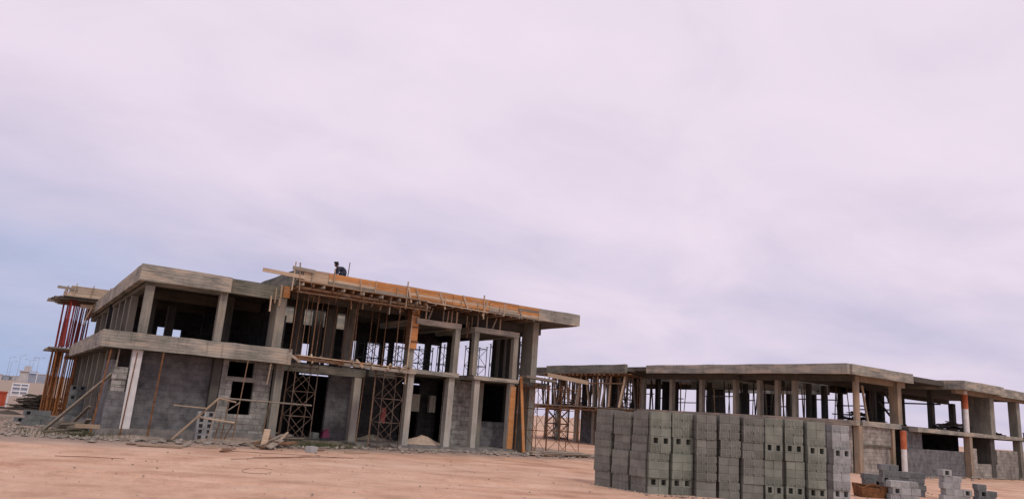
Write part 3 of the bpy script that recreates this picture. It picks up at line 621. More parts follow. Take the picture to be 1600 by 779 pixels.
# shores leaning on the left corner
stick('shore', M['wood_grey'], on_z(60, 678), on_y(175, 583, 32.1), 0.14, 0.07, 'long weathered plank leaning diagonally on the stepped block wall', 'plank', roll=.4)
stick('shore', M['wood_grey'], on_z(102, 672), on_y(140, 634, 33), 0.12, 0.06, 'shorter weathered plank leaning under the long diagonal one', 'plank')
stick('plank', M['wood_pale'], on_y(117, 664, 31.4), on_y(156, 666, 31.4), 0.08, 0.14, 'pale board lying level on debris at the left corner', 'plank')
stick('plank', M['wood_grey'], on_z(122, 678), on_y(139, 654, 32.5), 0.18, 0.05, 'wide grey board leaning by the left corner debris', 'plank')

# ------------------------------------------------------------------ rear building
gzB = -0.13
B = thing('concrete_building', 'farther long two-storey concrete frame building behind the block stacks', 'building', (50, 30, gzB))
def pb(name, mb, mat): return mb.build(name, mat, B)
def skewx(y): return 42.0 - (y-25)*0.055       # the long side runs slightly out of square
def long_member(name, y0, y1, off, w, z0, z1, mat, n=14, j=0.02):
    mb = MB(); k = 0
    for i in range(n+1):
        y = y0+(y1-y0)*i/n; x = skewx(y)+off
        for dx, z in ((0, z0), (w, z0), (w, z1), (0, z1)): mb.v.append(Vector((x+dx+J(j), y, z+J(j))))
    for i in range(n):
        b = 4*i
        for e in range(4): mb.f.append((b+e, b+(e+1) % 4, b+4+(e+1) % 4, b+4+e))
    mb.f.append((3, 2, 1, 0)); e = 4*n; mb.f.append((e, e+1, e+2, e+3)); return pb(name, mb, M[mat])
# roof
long_member('roof_fascia', 25.0, 41.3, 0.4, 0.3, 5.86, 6.48, 'cast')
pb('roof_fascia', MB().wbox(42.75, 50.1, 24.86, 25.12, 5.86, 6.48, 'x', 1.2, 0.02), M['cast'])
pb('roof_slab', MB().box(42.5, 57.5, 25.15, 33.2, 6.1, 6.4), M['slab']); pb('roof_slab', MB().box(42.0, 49.0, 33.2, 44, 6.1, 6.4), M['slab']); pb('roof_slab', MB().box(54.0, 57.5, 33.2, 58, 6.1, 6.4), M['slab'])
pb('roof_slab', MB().box(50.0, 57.5, 25.15, 27, 6.05, 6.09), M['slab'])
pb('roof_fascia', MB().wbox(40.9, 41.2, 43.1, 53.5, 5.84, 6.52, 'y', 1.2, 0.02), M['cast_green'])
pb('roof_slab', MB().box(41.2, 49.0, 43.1, 60, 5.98, 6.3), M['slab'])
pb('roof_fascia', MB().wbox(41.25, 41.5, 53.6, 60, 5.75, 6.42, 'y', 1.2, 0.02), M['cast_green'])
long_member('beam', 25.8, 43, 2.3, 0.3, 5.55, 5.95, 'slab', 10, 0.01)
pb('beam', MB().box(44.4, 51, 25.9, 26.2, 5.6, 6.08), M['column_tan'])
pb('beam', MB().box(44.0, 57.5, 29.5, 29.8, 5.55, 6.08), M['slab']); pb('beam', MB().box(43.6, 57.5, 34.0, 34.3, 5.5, 6.08), M['slab'])
pb('beam', MB().wbox(49.2, 49.5, 33.3, 43.5, 5.2, 6.05, 'y', 1.0, 0.01), M['cast']); pb('beam', MB().wbox(53.6, 53.9, 33.3, 43.5, 5.2, 6.05, 'y', 1.0, 0.01), M['cast'])
# first floor
long_member('floor_slab', 25.6, 58, 2.3, 0.4, 2.80, 3.12, 'cast')
pb('floor_slab', MB().wbox(44.9, 49.6, 25.55, 25.95, 2.80, 3.12, 'x', 1.0, 0.015), M['cast'])
pb('floor_slab', MB().box(44.75, 57.5, 25.96, 44, 2.86, 3.08), M['slab']); pb('floor_slab', MB().box(43.2, 48.5, 44, 60, 2.86, 3.08), M['slab'])
# columns of the long side, upper floor, then lower floor
ycol = [43.5, 40.5, 37.6, 34.6, 32.6, 31.2, 29.9]
for y in ycol:
    x = skewx(y)+2.35; pb('column', MB().box(x, x+0.36, y-0.14, y+0.14, 3.12, 5.6), M['column']); pb('column', MB().box(x, x+0.36, y-0.14, y+0.14, gzB-.1, 2.8), M['column'])
pb('column', MB().tube((44.75, 25.85, 3.12), (44.75, 25.85, 5.9), 0.2, 14), M['column_tan']); pb('column', MB().box(44.55, 44.95, 25.6, 26.0, gzB-.1, 2.79), M['column_tan'])
pb('column', MB().box(49.55, 50.05, 25.7, 26.3, 3.12, 6.05), M['column_tan']); pb('column', MB().box(48.5, 48.8, 25.6, 26.0, gzB-.1, 2.8), M['column_tan'])
for (x, y) in ((46.8, 43), (47.5, 40), (48.2, 37), (48.4, 34.2), (49.3, 38.8), (49.3, 41.5), (49.4, 31), (52.5, 29.0), (53.7, 33.6), (53.8, 38), (53.8, 42), (47.5, 31.0)):
    pb('column', MB().box(x-.15, x+.15, y-.15, y+.15, 3.09, 5.6), M['column_shade'])
for y in (27.2, 29.6, 32.0, 34.4, 36.8, 39.2, 41.6, 44.2, 47, 49.5, 52.5): pb('column', MB().box(57.0, 57.3, y-.17, y+.17, 3.09, 6.1), M['column_shade'])
for y0, y1 in ((40.0, 41.2), (43.2, 44.5), (46, 48)): pb('block_wall', MB().box(56.7, 56.9, y0, y1, 3.09, 6.08), M['wall_shade'])
pb('block_wall', MB().box(56.7, 56.9, 31.0, 58, 5.6, 6.08), M['wall_shade'])
pb('block_wall', MB().box(46.2, 47.4, 43.8, 44.0, 3.09, 5.6), M['wall_shade'])
for y in (26.4, 28, 30): pb('window_bar', MB().tube((56.95, y, 4.9), (56.95, y+1.8, 4.9), 0.06, 5), M['steel_dark'])
for y in (45.8, 47.2, 49.0, 51.4, 54): pb('column', MB().box(42.9, 43.2, y-.17, y+.17, 3.09, 6.0), M['column']); pb('column', MB().box(42.9, 43.2, y-.17, y+.17, -.2, 2.86), M['column'])
for x, y in ((46, 47), (46, 50), (46.5, 54.5), (48.3, 46.5), (48.3, 49), (48.3, 52), (48.3, 56.5)): pb('column', MB().box(x-.18, x+.18, y-.18, y+.18, 3.09, 6.0), M['column_shade']); pb('column', MB().box(x-.18, x+.18, y-.18, y+.18, -.2, 2.86), M['column_shade'])
# ground floor walls
pb('block_wall', MB().box(44.98, 48.48, 25.72, 25.92, 1.68, 2.79), M['wall_b']); pb('block_wall', MB().box(44.98, 48.48, 25.80, 25.98, gzB-.1, 1.67), M['wall_b'])
pb('ledge', MB().box(44.98, 48.48, 25.66, 25.79, 1.60, 1.675), M['cast_green'])
for y0, y1 in ((26.02, 29.68), (30.12, 31.0), (31.42, 32.4), (32.82, 34.4), (34.8, 37.4), (37.8, 40.3)):
    xm = skewx((y0+y1)/2)+2.42; pb('block_wall', MB().box(xm, xm+0.2, y0, y1, gzB-.1, 2.79), M['wall_b'])
pb('block_wall', MB().box(44.5, 44.7, 43.7, 52.4, -.2, 2.86), M['wall_dark'])
pb('block_wall', MB().box(45, 49, 49.9, 50.1, -.2, 1.0), M['wall_dark'])
pb('block_wall', MB().box(48.9, 57.4, 29.0, 29.2, gzB-.1, 2.85), M['wall_shade']); pb('block_wall', MB().box(57.0, 57.2, 29.2, 44, gzB-.1, 2.85), M['wall_shade'])
# wing at the right
pb('roof_fascia', MB().wbox(54.9, 61.1, 23.76, 24.02, 5.86, 6.48, 'x', 1.2, 0.02), M['cast']); pb('roof_fascia', MB().wbox(54.9, 55.16, 24.03, 32, 5.86, 6.48, 'y', 1.2, 0.02), M['cast'])
pb('roof_fascia', MB().wbox(61.1, 72, 24.05, 24.3, 5.82, 6.42, 'x', 1.2, 0.02), M['cast']); pb('roof_slab', MB().box(55.2, 72, 24.32, 33, 6.0, 6.3), M['slab'])
pb('beam', MB().box(55.6, 72, 24.7, 25.0, 5.65, 5.99), M['column_tan']); pb('beam', MB().box(55.6, 72, 32.6, 32.9, 5.65, 5.99), M['slab'])
pb('floor_slab', MB().wbox(49.62, 74, 24.5, 25.1, 2.72, 2.98, 'x', 1.3, 0.02), M['cast']); pb('floor_slab', MB().box(57.6, 74, 25.1, 33, 2.74, 2.94), M['slab']); pb('floor_slab', MB().box(49.62, 57.45, 25.1, 25.54, 2.74, 2.94), M['slab'])
c = pb('column', MB().tube((57.0, 24.75, 2.98), (57.0, 24.75, 5.9), 0.19, 14), M['paint_white']); MB().tube((57.0, 24.75, 4.62), (57.0, 24.75, 5.64), 0.2, 14).build('painted_band', M['paint_red'], c)
c = pb('column', MB().tube((47.9, 24.6, gzB-.1), (47.9, 24.6, 2.71), 0.17, 14), M['paint_white']); MB().tube((47.9, 24.6, 1.55), (47.9, 24.6, 2.7), 0.18, 14).build('painted_band', M['paint_red'], c)
pb('column', MB().box(56.9, 57.3, 24.55, 24.95, gzB-.1, 2.71), M['column_tan'])
pb('pier', MB().box(60.6, 61.3, 24.6, 26.6, 2.99, 5.64), M['column']); pb('pier', MB().box(60.6, 61.3, 24.75, 26.6, gzB-.1, 2.72), M['column_shade'])
pb('column', MB().box(65.2, 65.8, 24.6, 25.2, 2.99, 5.64), M['column']); pb('column', MB().box(65.3, 65.8, 24.6, 25.1, gzB-.1, 2.71), M['column'])
for x, y in ((58.6, 31.8), (61.2, 31.5), (66.2, 31.5), (70, 31.5)): pb('column', MB().box(x-.25, x+.25, y-.2, y+.2, 2.95, 5.64), M['column_shade'])
pb('block_wall', MB().box(49.0, 56.85, 24.95, 25.15, gzB-.1, 1.62), M['wall_dark']); pb('block_wall', MB().box(49.2, 51.5, 25.2, 25.4, 1.62, 2.72), M['wall_dark'])
pb('block_wall', wall_with_openings(57.35, 65.2, 24.78, 24.98, gzB-.1, 1.9, [(58.4, 61.6, 0.85, 1.9)]), M['wall_b'])
pb('block_wall', MB().box(51, 60.5, 31, 31.2, gzB-.1, 2.72), M['wall_shade']); pb('block_wall', MB().box(60.5, 60.7, 27, 31, gzB-.1, 2.72), M['wall_shade'])
# loose shuttering heaped on the wing's slab
def heap(name, n, cx, cy, z, rx, ry, h, L, mat, label, cat):
    mb = MB()
    for i in range(n):
        a, b = rnd.gauss(0, .38), rnd.gauss(0, .38); k = max(0, 1-a*a-b*b); p = Vector((cx+a*rx, cy+b*ry, z+0.05+rnd.random()*h*k)); an = rnd.gauss(0, .5); l = rnd.uniform(.4, 1)*L/2
        d = Vector((math.cos(an), math.sin(an), J(.12)))*l; mb.beam(p-d, p+d, rnd.uniform(.06, .16), rnd.uniform(.03, .09))
    return tag(mb.build(name, mat), label, cat, kind='stuff')
heap('scrap_timber', 60, 58.5, 26.5, 2.95, 3.0, 0.8, 0.75, 2.4, M['dark_scrap'], 'heap of dark scrap timber on the right wing slab', 'scrap timber')
heap('scrap_timber', 40, 64.5, 26.8, 2.95, 3.0, .8, 0.65, 2.2, M['dark_scrap'], 'smaller heap of dark scrap timber behind the wide pier of the right wing', 'scrap timber')
heap('scrap_timber', 50, 50.5, 29, 3.09, 2.5, 1.2, 0.7, 2.0, M['dark_scrap'], 'dark timber litter on the upper floor by the round corner column', 'scrap timber')
heap('scrap_timber', 30, 44.6, 53.2, 3.1, 0.8, 1.6, 0.8, 1.6, M['dark_scrap'], 'dark scrap heap on the left end of the rear building', 'scrap timber')
for (p, q) in (((53, 27.2, 3.15), (51, 27.4, 5.4)), ((55, 28, 3.15), (53, 28.2, 4.9)), ((49.5, 27, 4.6), (52, 27.2, 3.3)), ((47.7, 26.8, 3.1), (47.3, 26.9, 5.5))):
    stick('timber_strut', M['dark_scrap' if p[0] > 48 else 'wood_pale'], p, q, 0.1, 0.12, 'slanting timber strut on the upper floor behind the round corner column', 'strut', 'slanting struts in the rear building')
# props of the rear building
Fc = thing('roof_formwork', 'shuttering deck under the stepped roof edge of the rear building', 'formwork', (42, 48, 5.7))
for k in range(5): MB().box(40.6+k*.3, 40.88+k*.3, 43.2, 53.6, 5.76, 5.80).build('deck_board', M['wood_new' if k % 2 else 'wood_brown'], Fc)
for i in range(18): y = 43.4+i*.58; MB().beam((40.5+J(.15), y, 5.68), (43, y, 5.68), .1, .14).build('joist', M['wood_brown'], Fc)
MB().beam((41.2, 43.5, 5.0), (41.2, 49.5, 5.0), .08, .1).build('ledger', M['pole'], Fc)
for i in range(18):
    y = 43.6+i*0.55+J(.12); x = rnd.choice((41.5, 42.3, 43.4))
    tag(MB().tube((x+J(.3), y+J(.5), 3.1), (x, y, 5.62), 0.085, 6).build('timber_prop', M['wood_grey' if i % 3 else 'wood_pale']), 'timber prop in the crowded row under the stepped roof of the rear building', 'prop', 'timber props of the rear building')
Fd = thing('timber_platform', 'rough plank deck along the first floor at the left end of the rear building', 'platform', (42, 48, 2.8))
for k in range(4): MB().beam((41.6+k*.32, 43.6, 3.0), (41.6+k*.32+J(.1), 56, 3.0), .28, .06).build('plank', M['wood_grey'], Fd)
for i in range(12): MB().beam((41.4+J(.2), 43.8+i*1.0, 2.88), (42.9, 43.8+i*1.0, 2.88), .1, .14).build('joist', M['wood_brown'], Fd)
MB().beam((41.5, 43.6, 2.76), (41.5, 56, 2.76), .1, .12).build('bearer', M['wood_brown'], Fd)
for i in range(5):
    y = 45+i*2.3; tag(MB().tube((41.6, y, -.1), (41.6+J(.1), y+J(.1), 2.72), .05, 6).build('timber_prop', M['pole']), 'timber prop holding up the plank deck of the rear building', 'prop', 'props under the rear plank deck')

rq = random.Random(9)
for i in range(95):
    y = rq.uniform(27, 44) if i < 65 else rq.uniform(43.5, 57); x = rq.uniform(45.8, 56.5) if y < 43 else rq.uniform(42.5, 48)
    if y < 33 and rq.random() < .5: y += 9
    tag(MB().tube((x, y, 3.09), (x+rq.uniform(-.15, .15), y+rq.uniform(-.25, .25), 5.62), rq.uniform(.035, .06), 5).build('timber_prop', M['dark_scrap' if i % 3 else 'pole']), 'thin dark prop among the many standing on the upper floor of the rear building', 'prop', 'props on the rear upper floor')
for i in range(9):
    y = 27+i*3.1; z = 4.2+.35*(i % 3)
    tag(MB().tube((55.5-rq.random()*3, y, z), (55.8-rq.random()*3, y+3.4, z+rq.uniform(-.1, .1)), .05, 5).build('rail', M['dark_scrap']), 'dark pole tied across the props on the upper floor of the rear building', 'pole', 'poles across the rear props')
for i in range(34):
    y = 43.8+i*.40+rq.uniform(-.15, .15); x = rq.uniform(42.2, 44.6); sl_ = rq.choice((0, 0, 0, .7, -.8))
    stick('timber_prop', M[('wood_grey', 'pole', 'wood_brown', 'dark_scrap')[i % 4]], (x, y, 3.1), (x+rq.uniform(-.2, .2), y+sl_, 5.6), rq.uniform(.09, .17), .07, 'rough board prop in the tangle under the stepped roof of the rear building', 'prop', 'board props of the rear building')
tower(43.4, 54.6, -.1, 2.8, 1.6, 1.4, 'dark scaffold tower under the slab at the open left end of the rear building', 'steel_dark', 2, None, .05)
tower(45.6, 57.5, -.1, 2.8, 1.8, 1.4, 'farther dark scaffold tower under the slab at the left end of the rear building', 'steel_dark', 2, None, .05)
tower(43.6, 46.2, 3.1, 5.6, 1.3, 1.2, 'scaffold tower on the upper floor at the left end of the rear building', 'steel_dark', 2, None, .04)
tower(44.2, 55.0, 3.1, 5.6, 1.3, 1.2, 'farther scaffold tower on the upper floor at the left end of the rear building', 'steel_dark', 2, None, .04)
# ------------------------------------------------------------------ concrete blocks
BW, BH, BD = 0.335, 0.228, 0.335
def block_mesh(kind):
    mb = MB(); w, h, g = BW-.004, BH-.004, .0
    if kind == 'hollow':
        a = .09; b0, b1 = .035, h-.035
        for (x0, x1, y0, y1) in ((0, a, 0, w), (w-a, w, 0, w)): mb.box(x0, x1, y0, y1, 0, h)
        mb.box(a, w-a, 0, w, 0, b0); mb.box(a, w-a, 0, w, b1, h); mb.box(a, w-a, .22, w-.01, b0, b1)
    elif kind == 'hollow_side':
        a = .09; b0, b1 = .035, h-.035
        for (y0, y1) in ((0, a), (w-a, w)): mb.box(0, w, y0, y1, 0, h)
        mb.box(0, w, a, w-a, 0, b0); mb.box(0, w, a, w-a, b1, h); mb.box(.22, w-.01, a, w-a, b0, b1)
    elif kind == 'ribbed':      # mould grooves on the faces
        k = 6; s = w/k
        for i in range(k):
            for j in range(k): mb.box(i*s+(.005 if i else 0), (i+1)*s-(.005 if i < k-1 else 0), j*s+(.005 if j else 0), (j+1)*s-(.005 if j < k-1 else 0), .05 if (i+j) % 3 else 0, h-.03)
        mb.box(.014, w-.014, .014, w-.014, .004, h-.031); mb.box(0, w, 0, w, h-.03, h)
    else: mb.box(0, w, 0, w, 0, h)
    for v in mb.v: v -= Vector((w/2, w/2, 0))
    o = mb.build('concrete_block', None); me = o.data; off = o.location.copy()
    for v in me.vertices: v.co += off
    bpy.data.objects.remove(o)
    if kind == 'plain':
        bm = bmesh.new(); bm.from_mesh(me); bmesh.ops.bevel(bm, geom=bm.edges[:], offset=.005, segments=1, affect='EDGES'); bm.to_mesh(me); bm.free()
    return me
BM = {}
for k in ('plain', 'ribbed', 'hollow', 'hollow_side'):
    for mt in ('block', 'block_brown', 'block_pale', 'block_blue'):
        me = block_mesh(k) if mt == 'block' else BM[k, 'block'].copy(); me.materials.clear(); me.materials.append(M[mt]); BM[k, mt] = me
fill = MB()
nblk = 0
def put_block(x, y, z, kind, mt, label, group, rz=0.0, tilt=0.0):
    global nblk; nblk += 1
    o = bpy.data.objects.new('concrete_block', BM[kind, mt]); col.objects.link(o); o.location = (x, y, z); o.rotation_euler = (tilt, 0, rz)
    tag(o, label, 'block', group); return o
rb = random.Random(11)
def stack(p, q, label, group, mt, depth=2, holes=(), courses=10, left=False, left_shade_mt=None, H=2.36):
    """blocks two wide from base corner p to q; only the faces one can see are single blocks, the rest goes to the core"""
    p, q = Vector((p.x, p.y, 0)), Vector((q.x, q.y, 0)); p, q = p.lerp(q, .02), q.lerp(p, .035+.03*rb.random()); u = (q-p).normalized(); w = (q-p).length/2; n = Vector((-u.y, u.x, 0)); ang = math.atan2(u.y, u.x)
    bh = (H+rb.uniform(-.05, .035))/courses; sx = sy = 0
    for c in range(courses):
        if c in (2, 5, 7): sx, sy = rb.uniform(-.028, .028), rb.uniform(-.07, .025)
        z = c*bh - 0.01; tone = rb.random()
        for i in range(2):
            for j in range(depth):
                P = p+u*(w*(i+.5)+sx+rb.uniform(-.005, .005))+n*(BD*(j+.5)+sy+rb.uniform(-.006, .006))
                if j == 0 or (left and i == 0):
                    kd = 'hollow' if j == 0 and c in holes else 'ribbed' if tone < .62 else 'plain'
                    o = put_block(P.x, P.y, z, kd, left_shade_mt if (left_shade_mt and j > 0) else mt, label, group, ang+rb.uniform(-.012, .012)+math.pi*0)
                    o.scale = (w/BW*.998, 1, bh/BH)
                else:
                    k = len(fill.v); fill.box(-w/2+.01, w/2-.01, -.15, .15, z, z+bh-.01); r_ = Matrix.Rotation(ang, 3, 'Z')
                    for v in fill.v[k:]: zz = v.z; t_ = r_ @ Vector((v.x, v.y, 0)); v.x, v.y = P.x+t_.x, P.y+t_.y
def yb(px): return 647+.0726*(px-781)+106
def base(px, y=None): return on_z(px, y or yb(px))
A_, B_ = base(928, 757), base(1010, 770.5)
stack(A_, A_.lerp(B_, .322), 'grey concrete block in the leftmost tall stack of the foreground', 'blocks of the leftmost stack', 'block_brown')
stack(A_.lerp(B_, .352), A_.lerp(B_, .675), 'grey concrete block in the second tall stack from the left', 'blocks of the second stack', 'block_brown')
stack(A_.lerp(B_, .70), A_.lerp(B_, .99), 'grey concrete block in the third tall stack from the left, where the row turns', 'blocks of the third stack', 'block_brown', 1)
ROWS = ((1012, 1046, 771, 773, 'block', 1, (1, 6), 'greenish grey block in the fourth foreground stack from the left, leftmost with holes'),
    (1048.5, 1083, 773, 774, 'block', 0, (1, 6), 'greenish grey block in the fifth foreground stack from the left'),
    (1087, 1121, 775.5, 778, 'block_brown', 1, (), 'grey concrete block in the sixth foreground stack from the left'),
    (1123, 1157, 778, 780.5, 'block_brown', 0, (), 'grey concrete block in the seventh stack from the left, without holes'),
    (1160, 1195, 781, 783, 'block_brown', 0, (), 'grey concrete block in the eighth foreground stack from the left, beside a greenish one'),
    (1196, 1226, 783.5, 786, 'block', 0, (1, 6), 'greenish grey concrete block in the ninth stack from the left'),
    (1228, 1259, 785, 787.5, 'block', 0, (1, 6), 'greenish grey block in the tenth foreground stack from the left'),
    (1263.5, 1294, 788, 790, 'block', 1, (1, 6), 'greenish grey concrete block in the last greenish stack, left of the pale one'),
    (1302, 1331, 789, 791, 'block_pale', 1, (1, 6), 'pale grey concrete block in the rightmost tall stack of the foreground'))
for k, (a, b, ya, yb_, mt, lf, ho, lab) in enumerate(ROWS):
    stack(base(a, ya), base(b, yb_), lab, 'blocks of stack %s' % ('fourth fifth sixth seventh eighth ninth tenth last_green pale'.split()[k].replace('_', ' ')), mt, 2, ho, 10, bool(lf), 'block_blue' if mt == 'block_pale' else None, 2.42)  # pale stack: lit front and shaded left side painted by separate block tones
fo = fill.build('concrete_blocks', M['block_brown']); tag(fo, 'inner blocks hidden behind the faces of the foreground stacks', 'blocks', kind='stuff')
# low heaps right of the stacks
def wall_of(px, py, n, rows, mt, label, group, ang=0.0, Y=None, skip=()):
    p = on_z(px, py, -0.03)
    for r in range(rows):
        for i in range(n if not isinstance(n, (list, tuple)) else n[r]):
            if (r, i) in skip: continue
            a = i*BW+(.06 if r % 2 else 0)
            put_block(p.x+math.cos(ang)*a+rb.uniform(-.015, .015), p.y+math.sin(ang)*a+rb.uniform(-.015, .015), p.z+r*BH, rb.choice(('plain', 'ribbed', 'plain', 'ribbed', 'hollow') if r else ('plain', 'ribbed')), mt, label, group, ang+rb.uniform(-.04, .04))
AN = R(-34)
wall_of(1382, 772, [5, 5, 5, 5, 2], 5, 'block_blue', 'bluish grey block in the low heap behind the rusty skip', 'blocks of the low heap', AN)
wall_of(1396, 781, [3, 3, 3], 3, 'block_pale', 'pale grey block in the small heap before the low bluish one', 'blocks of the front heap', AN)
wall_of(1478, 782, [3, 3, 2, 2, 1], 5, 'block_pale', 'grey block in the small stepped heap near the right edge', 'blocks of the stepped heap', AN)
wall_of(1532, 785, [2, 2, 1], 3, 'block_blue', 'grey block in the tiny pile at the bottom right', 'blocks at the bottom right', AN)
wall_of(1354, 766, [2, 2, 2], 3, 'block_blue', 'grey block stacked just left of the low bluish heap, behind the rusty skip', 'blocks behind the skip', AN)
wall_of(488, 690, [2, 1], 2, 'block_pale', 'grey block in the pile by the dark opening under the platform', 'blocks under the platform', 0.2)
wall_of(742, 697, [2, 1], 2, 'block_pale', 'pale block in the small pile inside the right-hand bay', 'blocks in the right-hand bay', 0.1)
p = on_z(486, 706); put_block(p.x, p.y, 0, 'plain', 'block_pale', 'single grey block lying on the sand before the scaffold tower', None, .4)
p = on_z(414, 699); put_block(p.x, p.y, 0, 'plain', 'block_blue', 'single bluish block by the broken planks', None, .9)
wall_of(40, 665, [4, 4, 3], 3, 'block_blue', 'grey block in the low stack at the far left, before the dark timber', 'blocks at the far left', 0.05)
p = on_z(8, 658); put_block(p.x+.5, p.y, 0, 'hollow', 'block_blue', 'lone grey block on the sand at the far left edge', None, .3)
# perforated stack by the leaning pole
Pz = on_z(290, 683)
for r in range(5):
    for i in range(2): put_block(Pz.x+.05+i*.33, 32.0, 0.36+r*.228 if False else r*.228+.05, 'hollow', 'block_pale', 'hollow block in the narrow perforated stack by the leaning pole', 'blocks of the perforated stack', J(.05))
# half built pier of blocks at the left side
for r in range(8):
    for i in range(2): put_block(2.85+i*.34, 41.5+J(.02), r*.228, 'hollow' if r in (5, 7) else 'plain', 'block_blue', 'block in the half-built pier near the orange props', 'blocks of the half-built pier', J(.04))

# ------------------------------------------------------------------ rusty skip
sk = on_z(1362, 778, -0.05); SR = Matrix.Rotation(R(-34), 3, 'Z')
Sk = thing('concrete_skip', 'rusty open steel skip lying beside the rightmost block stack', 'skip', (sk.x, sk.y, -0.03))
def skp(pts): return [Vector((sk.x, sk.y, -0.03))+SR @ (Vector(p)*.62) for p in pts]
def plate(quad, th=0.03):
    q = skp(quad); n = (q[1]-q[0]).cross(q[3]-q[0]).normalized()*th
    return MB().hexa(q+[v+n for v in q])
plate([(-.75, -.45, 0), (.45, -.45, 0), (.60, -.50, .55), (-.85, -.50, .55)]).build('side_plate', M['rust'], Sk)
plate([(.45, .45, 0), (-.75, .45, 0), (-.85, .50, .72), (.60, .50, .72)]).build('side_plate', M['rust'], Sk)
plate([(-.75, .45, 0), (-.75, -.45, 0), (-.85, -.50, .55), (-.85, .50, .72)]).build('end_plate', M['rust'], Sk)
plate([(.45, -.45, 0), (.45, .45, 0), (.62, .50, .60), (.62, -.50, .50)]).build('end_plate', M['rust'], Sk)
arc = [(-.7+1.3*t, -.52+.04*t, .55+.24*math.sin(math.pi*min(1, t*1.15))) for t in [i/10 for i in range(11)]]
MB().path(skp(arc), .03, 7).build('lifting_bow', M['rust'], Sk)
MB().path(skp([(-.86, -.52, .56), (.62, -.52, .52), (.64, .5, .62), (-.86, .5, .74), (-.86, -.52, .56)]), .025, 6).build('rim', M['rust'], Sk)
MB().hexa(skp([(.66, -.45, 0), (.95, -.4, 0), (.95, .3, 0), (.66, .3, 0), (.66, -.45, .72), (.85, -.4, .66), (.85, .3, .66), (.66, .3, .72)])).build('hinge_box', M['rust'], Sk)

# ------------------------------------------------------------------ loose planks, rods, sand
gW = 'broken planks heaped before the block wall'
ws = random.Random(21); base = on_z(412, 698)
for (x0, y0, x1, y1, w, mt, lab) in ((352, 692, 385, 689, .08, 'wood_grey', 'thin grey stick at the left end of the broken planks'), (358, 696, 392, 692, .1, 'wood_grey', 'grey weathered board lying flat left of the broken planks'), (378, 694, 408, 690, .12, 'wood_grey', 'bent grey plank in the broken heap'),
    (395, 697, 418, 688, .14, 'wood_brown', 'brown plank in the broken heap, under the pale ones'), (408, 696, 424, 687, .14, 'pole', 'short brown offcut in the broken heap'), (420, 693, 436, 682, .14, 'wood_grey', 'tilted grey board sticking out of the broken heap'), (428, 698, 446, 680, .1, 'wood_pale', 'pale board pointing up to the right in the broken heap'),
    (433, 690, 452, 700, .08, 'wood_grey', 'thin board sloping down at the right end of the broken heap'), (404, 700, 432, 694, .14, 'wood_brown', 'wide brown plank at the foot of the broken heap')):
    p, q = on_z(x0, y0), on_z(x0+(x1-x0), max(y0, y1)); p.z = .06; q.z = .06+max(0, (y0-y1))*.028+.02
    stick('plank', M[mt], p, q, w*1.6, .06, lab, 'plank', gW, ws.uniform(-.5, .5))
for k in range(9):
    c = on_z(ws.uniform(396, 446), ws.uniform(690, 701)); a = ws.uniform(-.5, 1.2); L = ws.uniform(.4, .9)
    stick('plank', M[ws.choice(('wood_grey', 'wood_brown', 'wood_pale'))], (c.x-math.cos(a)*L, c.y-math.sin(a)*L, .08+ws.random()*.12), (c.x+math.cos(a)*L, c.y+math.sin(a)*L, .1+ws.random()*.42), ws.uniform(.12, .24), .05, 'broken board jumbled in the heap before the block wall', 'plank', gW, ws.uniform(-.6, .6))
p = on_z(411, 700); stick('plank', M['wood_pale'], (p.x, p.y, 0), (p.x+.12, p.y+.15, .72), .24, .05, 'short pale board standing upright in the broken heap', 'plank', gW)
p, q = on_z(214, 696), on_z(285, 700); p.z = q.z = .05; stick('plank', M['wood_pale'], p, q, .24, .05, 'long pale board lying alone on the sand before the dark wall', 'plank')
p, q = on_z(198, 694), on_z(240, 697); p.z = q.z = .03; stick('plank', M['wood_brown'], p, q, .1, .04, 'thin reddish board under the long pale board on the sand', 'plank')
p, q = on_z(190, 688), on_z(268, 689); p.z = q.z = .05; stick('plank', M['wood_grey'], p, q, .12, .05, 'weathered batten lying along the foot of the plinth', 'plank')
p, q = on_z(248, 690), on_z(300, 686); p.z = q.z = .06; stick('plank', M['wood_grey'], p, q, .14, .05, 'weathered batten at the foot of the leaning pole', 'plank')
for (a, b, lab) in (((352, 705), (552, 717), 'long thin rusty rod lying across the sand in the middle'), ((360, 718), (500, 712), 'bent rusty rod lying nearer on the sand'), ((395, 715), (540, 716), 'thin rusty rod lying between two others on the sand'), ((85, 713), (195, 718), 'rusty rod lying on the open sand at the left')):
    p, q = on_z(*a), on_z(*b); mid = (p+q)/2+Vector((J(.2), J(.2), 0)); ob = MB().path([Vector((v.x, v.y, .03)) for v in (p, p.lerp(mid, .5)+Vector((J(.05), J(.05), 0)), mid, mid.lerp(q, .6), q)], .009).build('rebar_rod', M['rebar']); tag(ob, lab, 'rod')
ob = MB().path([Vector((v.x, v.y, .02)) for v in [on_z(403+25*math.cos(t), 736+4.2*math.sin(t)) for t in [i*2*math.pi/20*.86+.6 for i in range(21)]]], .005).build('wire_loop', M['rebar']); tag(ob, 'loop of thin wire lying on the open sand', 'wire')
def mound(name, cx, cy, rx, ry, h, z, mat, label, cat, n=20):
    mb = MB(); r = 8
    for j in range(r+1):
        for i in range(n):
            t = 2*math.pi*i/n; k = j/r; nz = mn.noise(Vector((math.cos(t)*2*k+cx, math.sin(t)*2*k+cy, 1)))
            mb.v.append(Vector((cx+math.cos(t)*rx*k*(1+.15*nz), cy+math.sin(t)*ry*k*(1+.15*nz), z+h*max(0, (1-k)**.8)*(1+.3*nz)-.03*k)))
    for j in range(r):
        for i in range(n): a = j*n+i; b = j*n+(i+1) % n; mb.f.append((a, b, b+n, a+n))
    o = mb.build(name, mat); [setattr(p, 'use_smooth', True) for p in o.data.polygons]; return tag(o, label, cat)
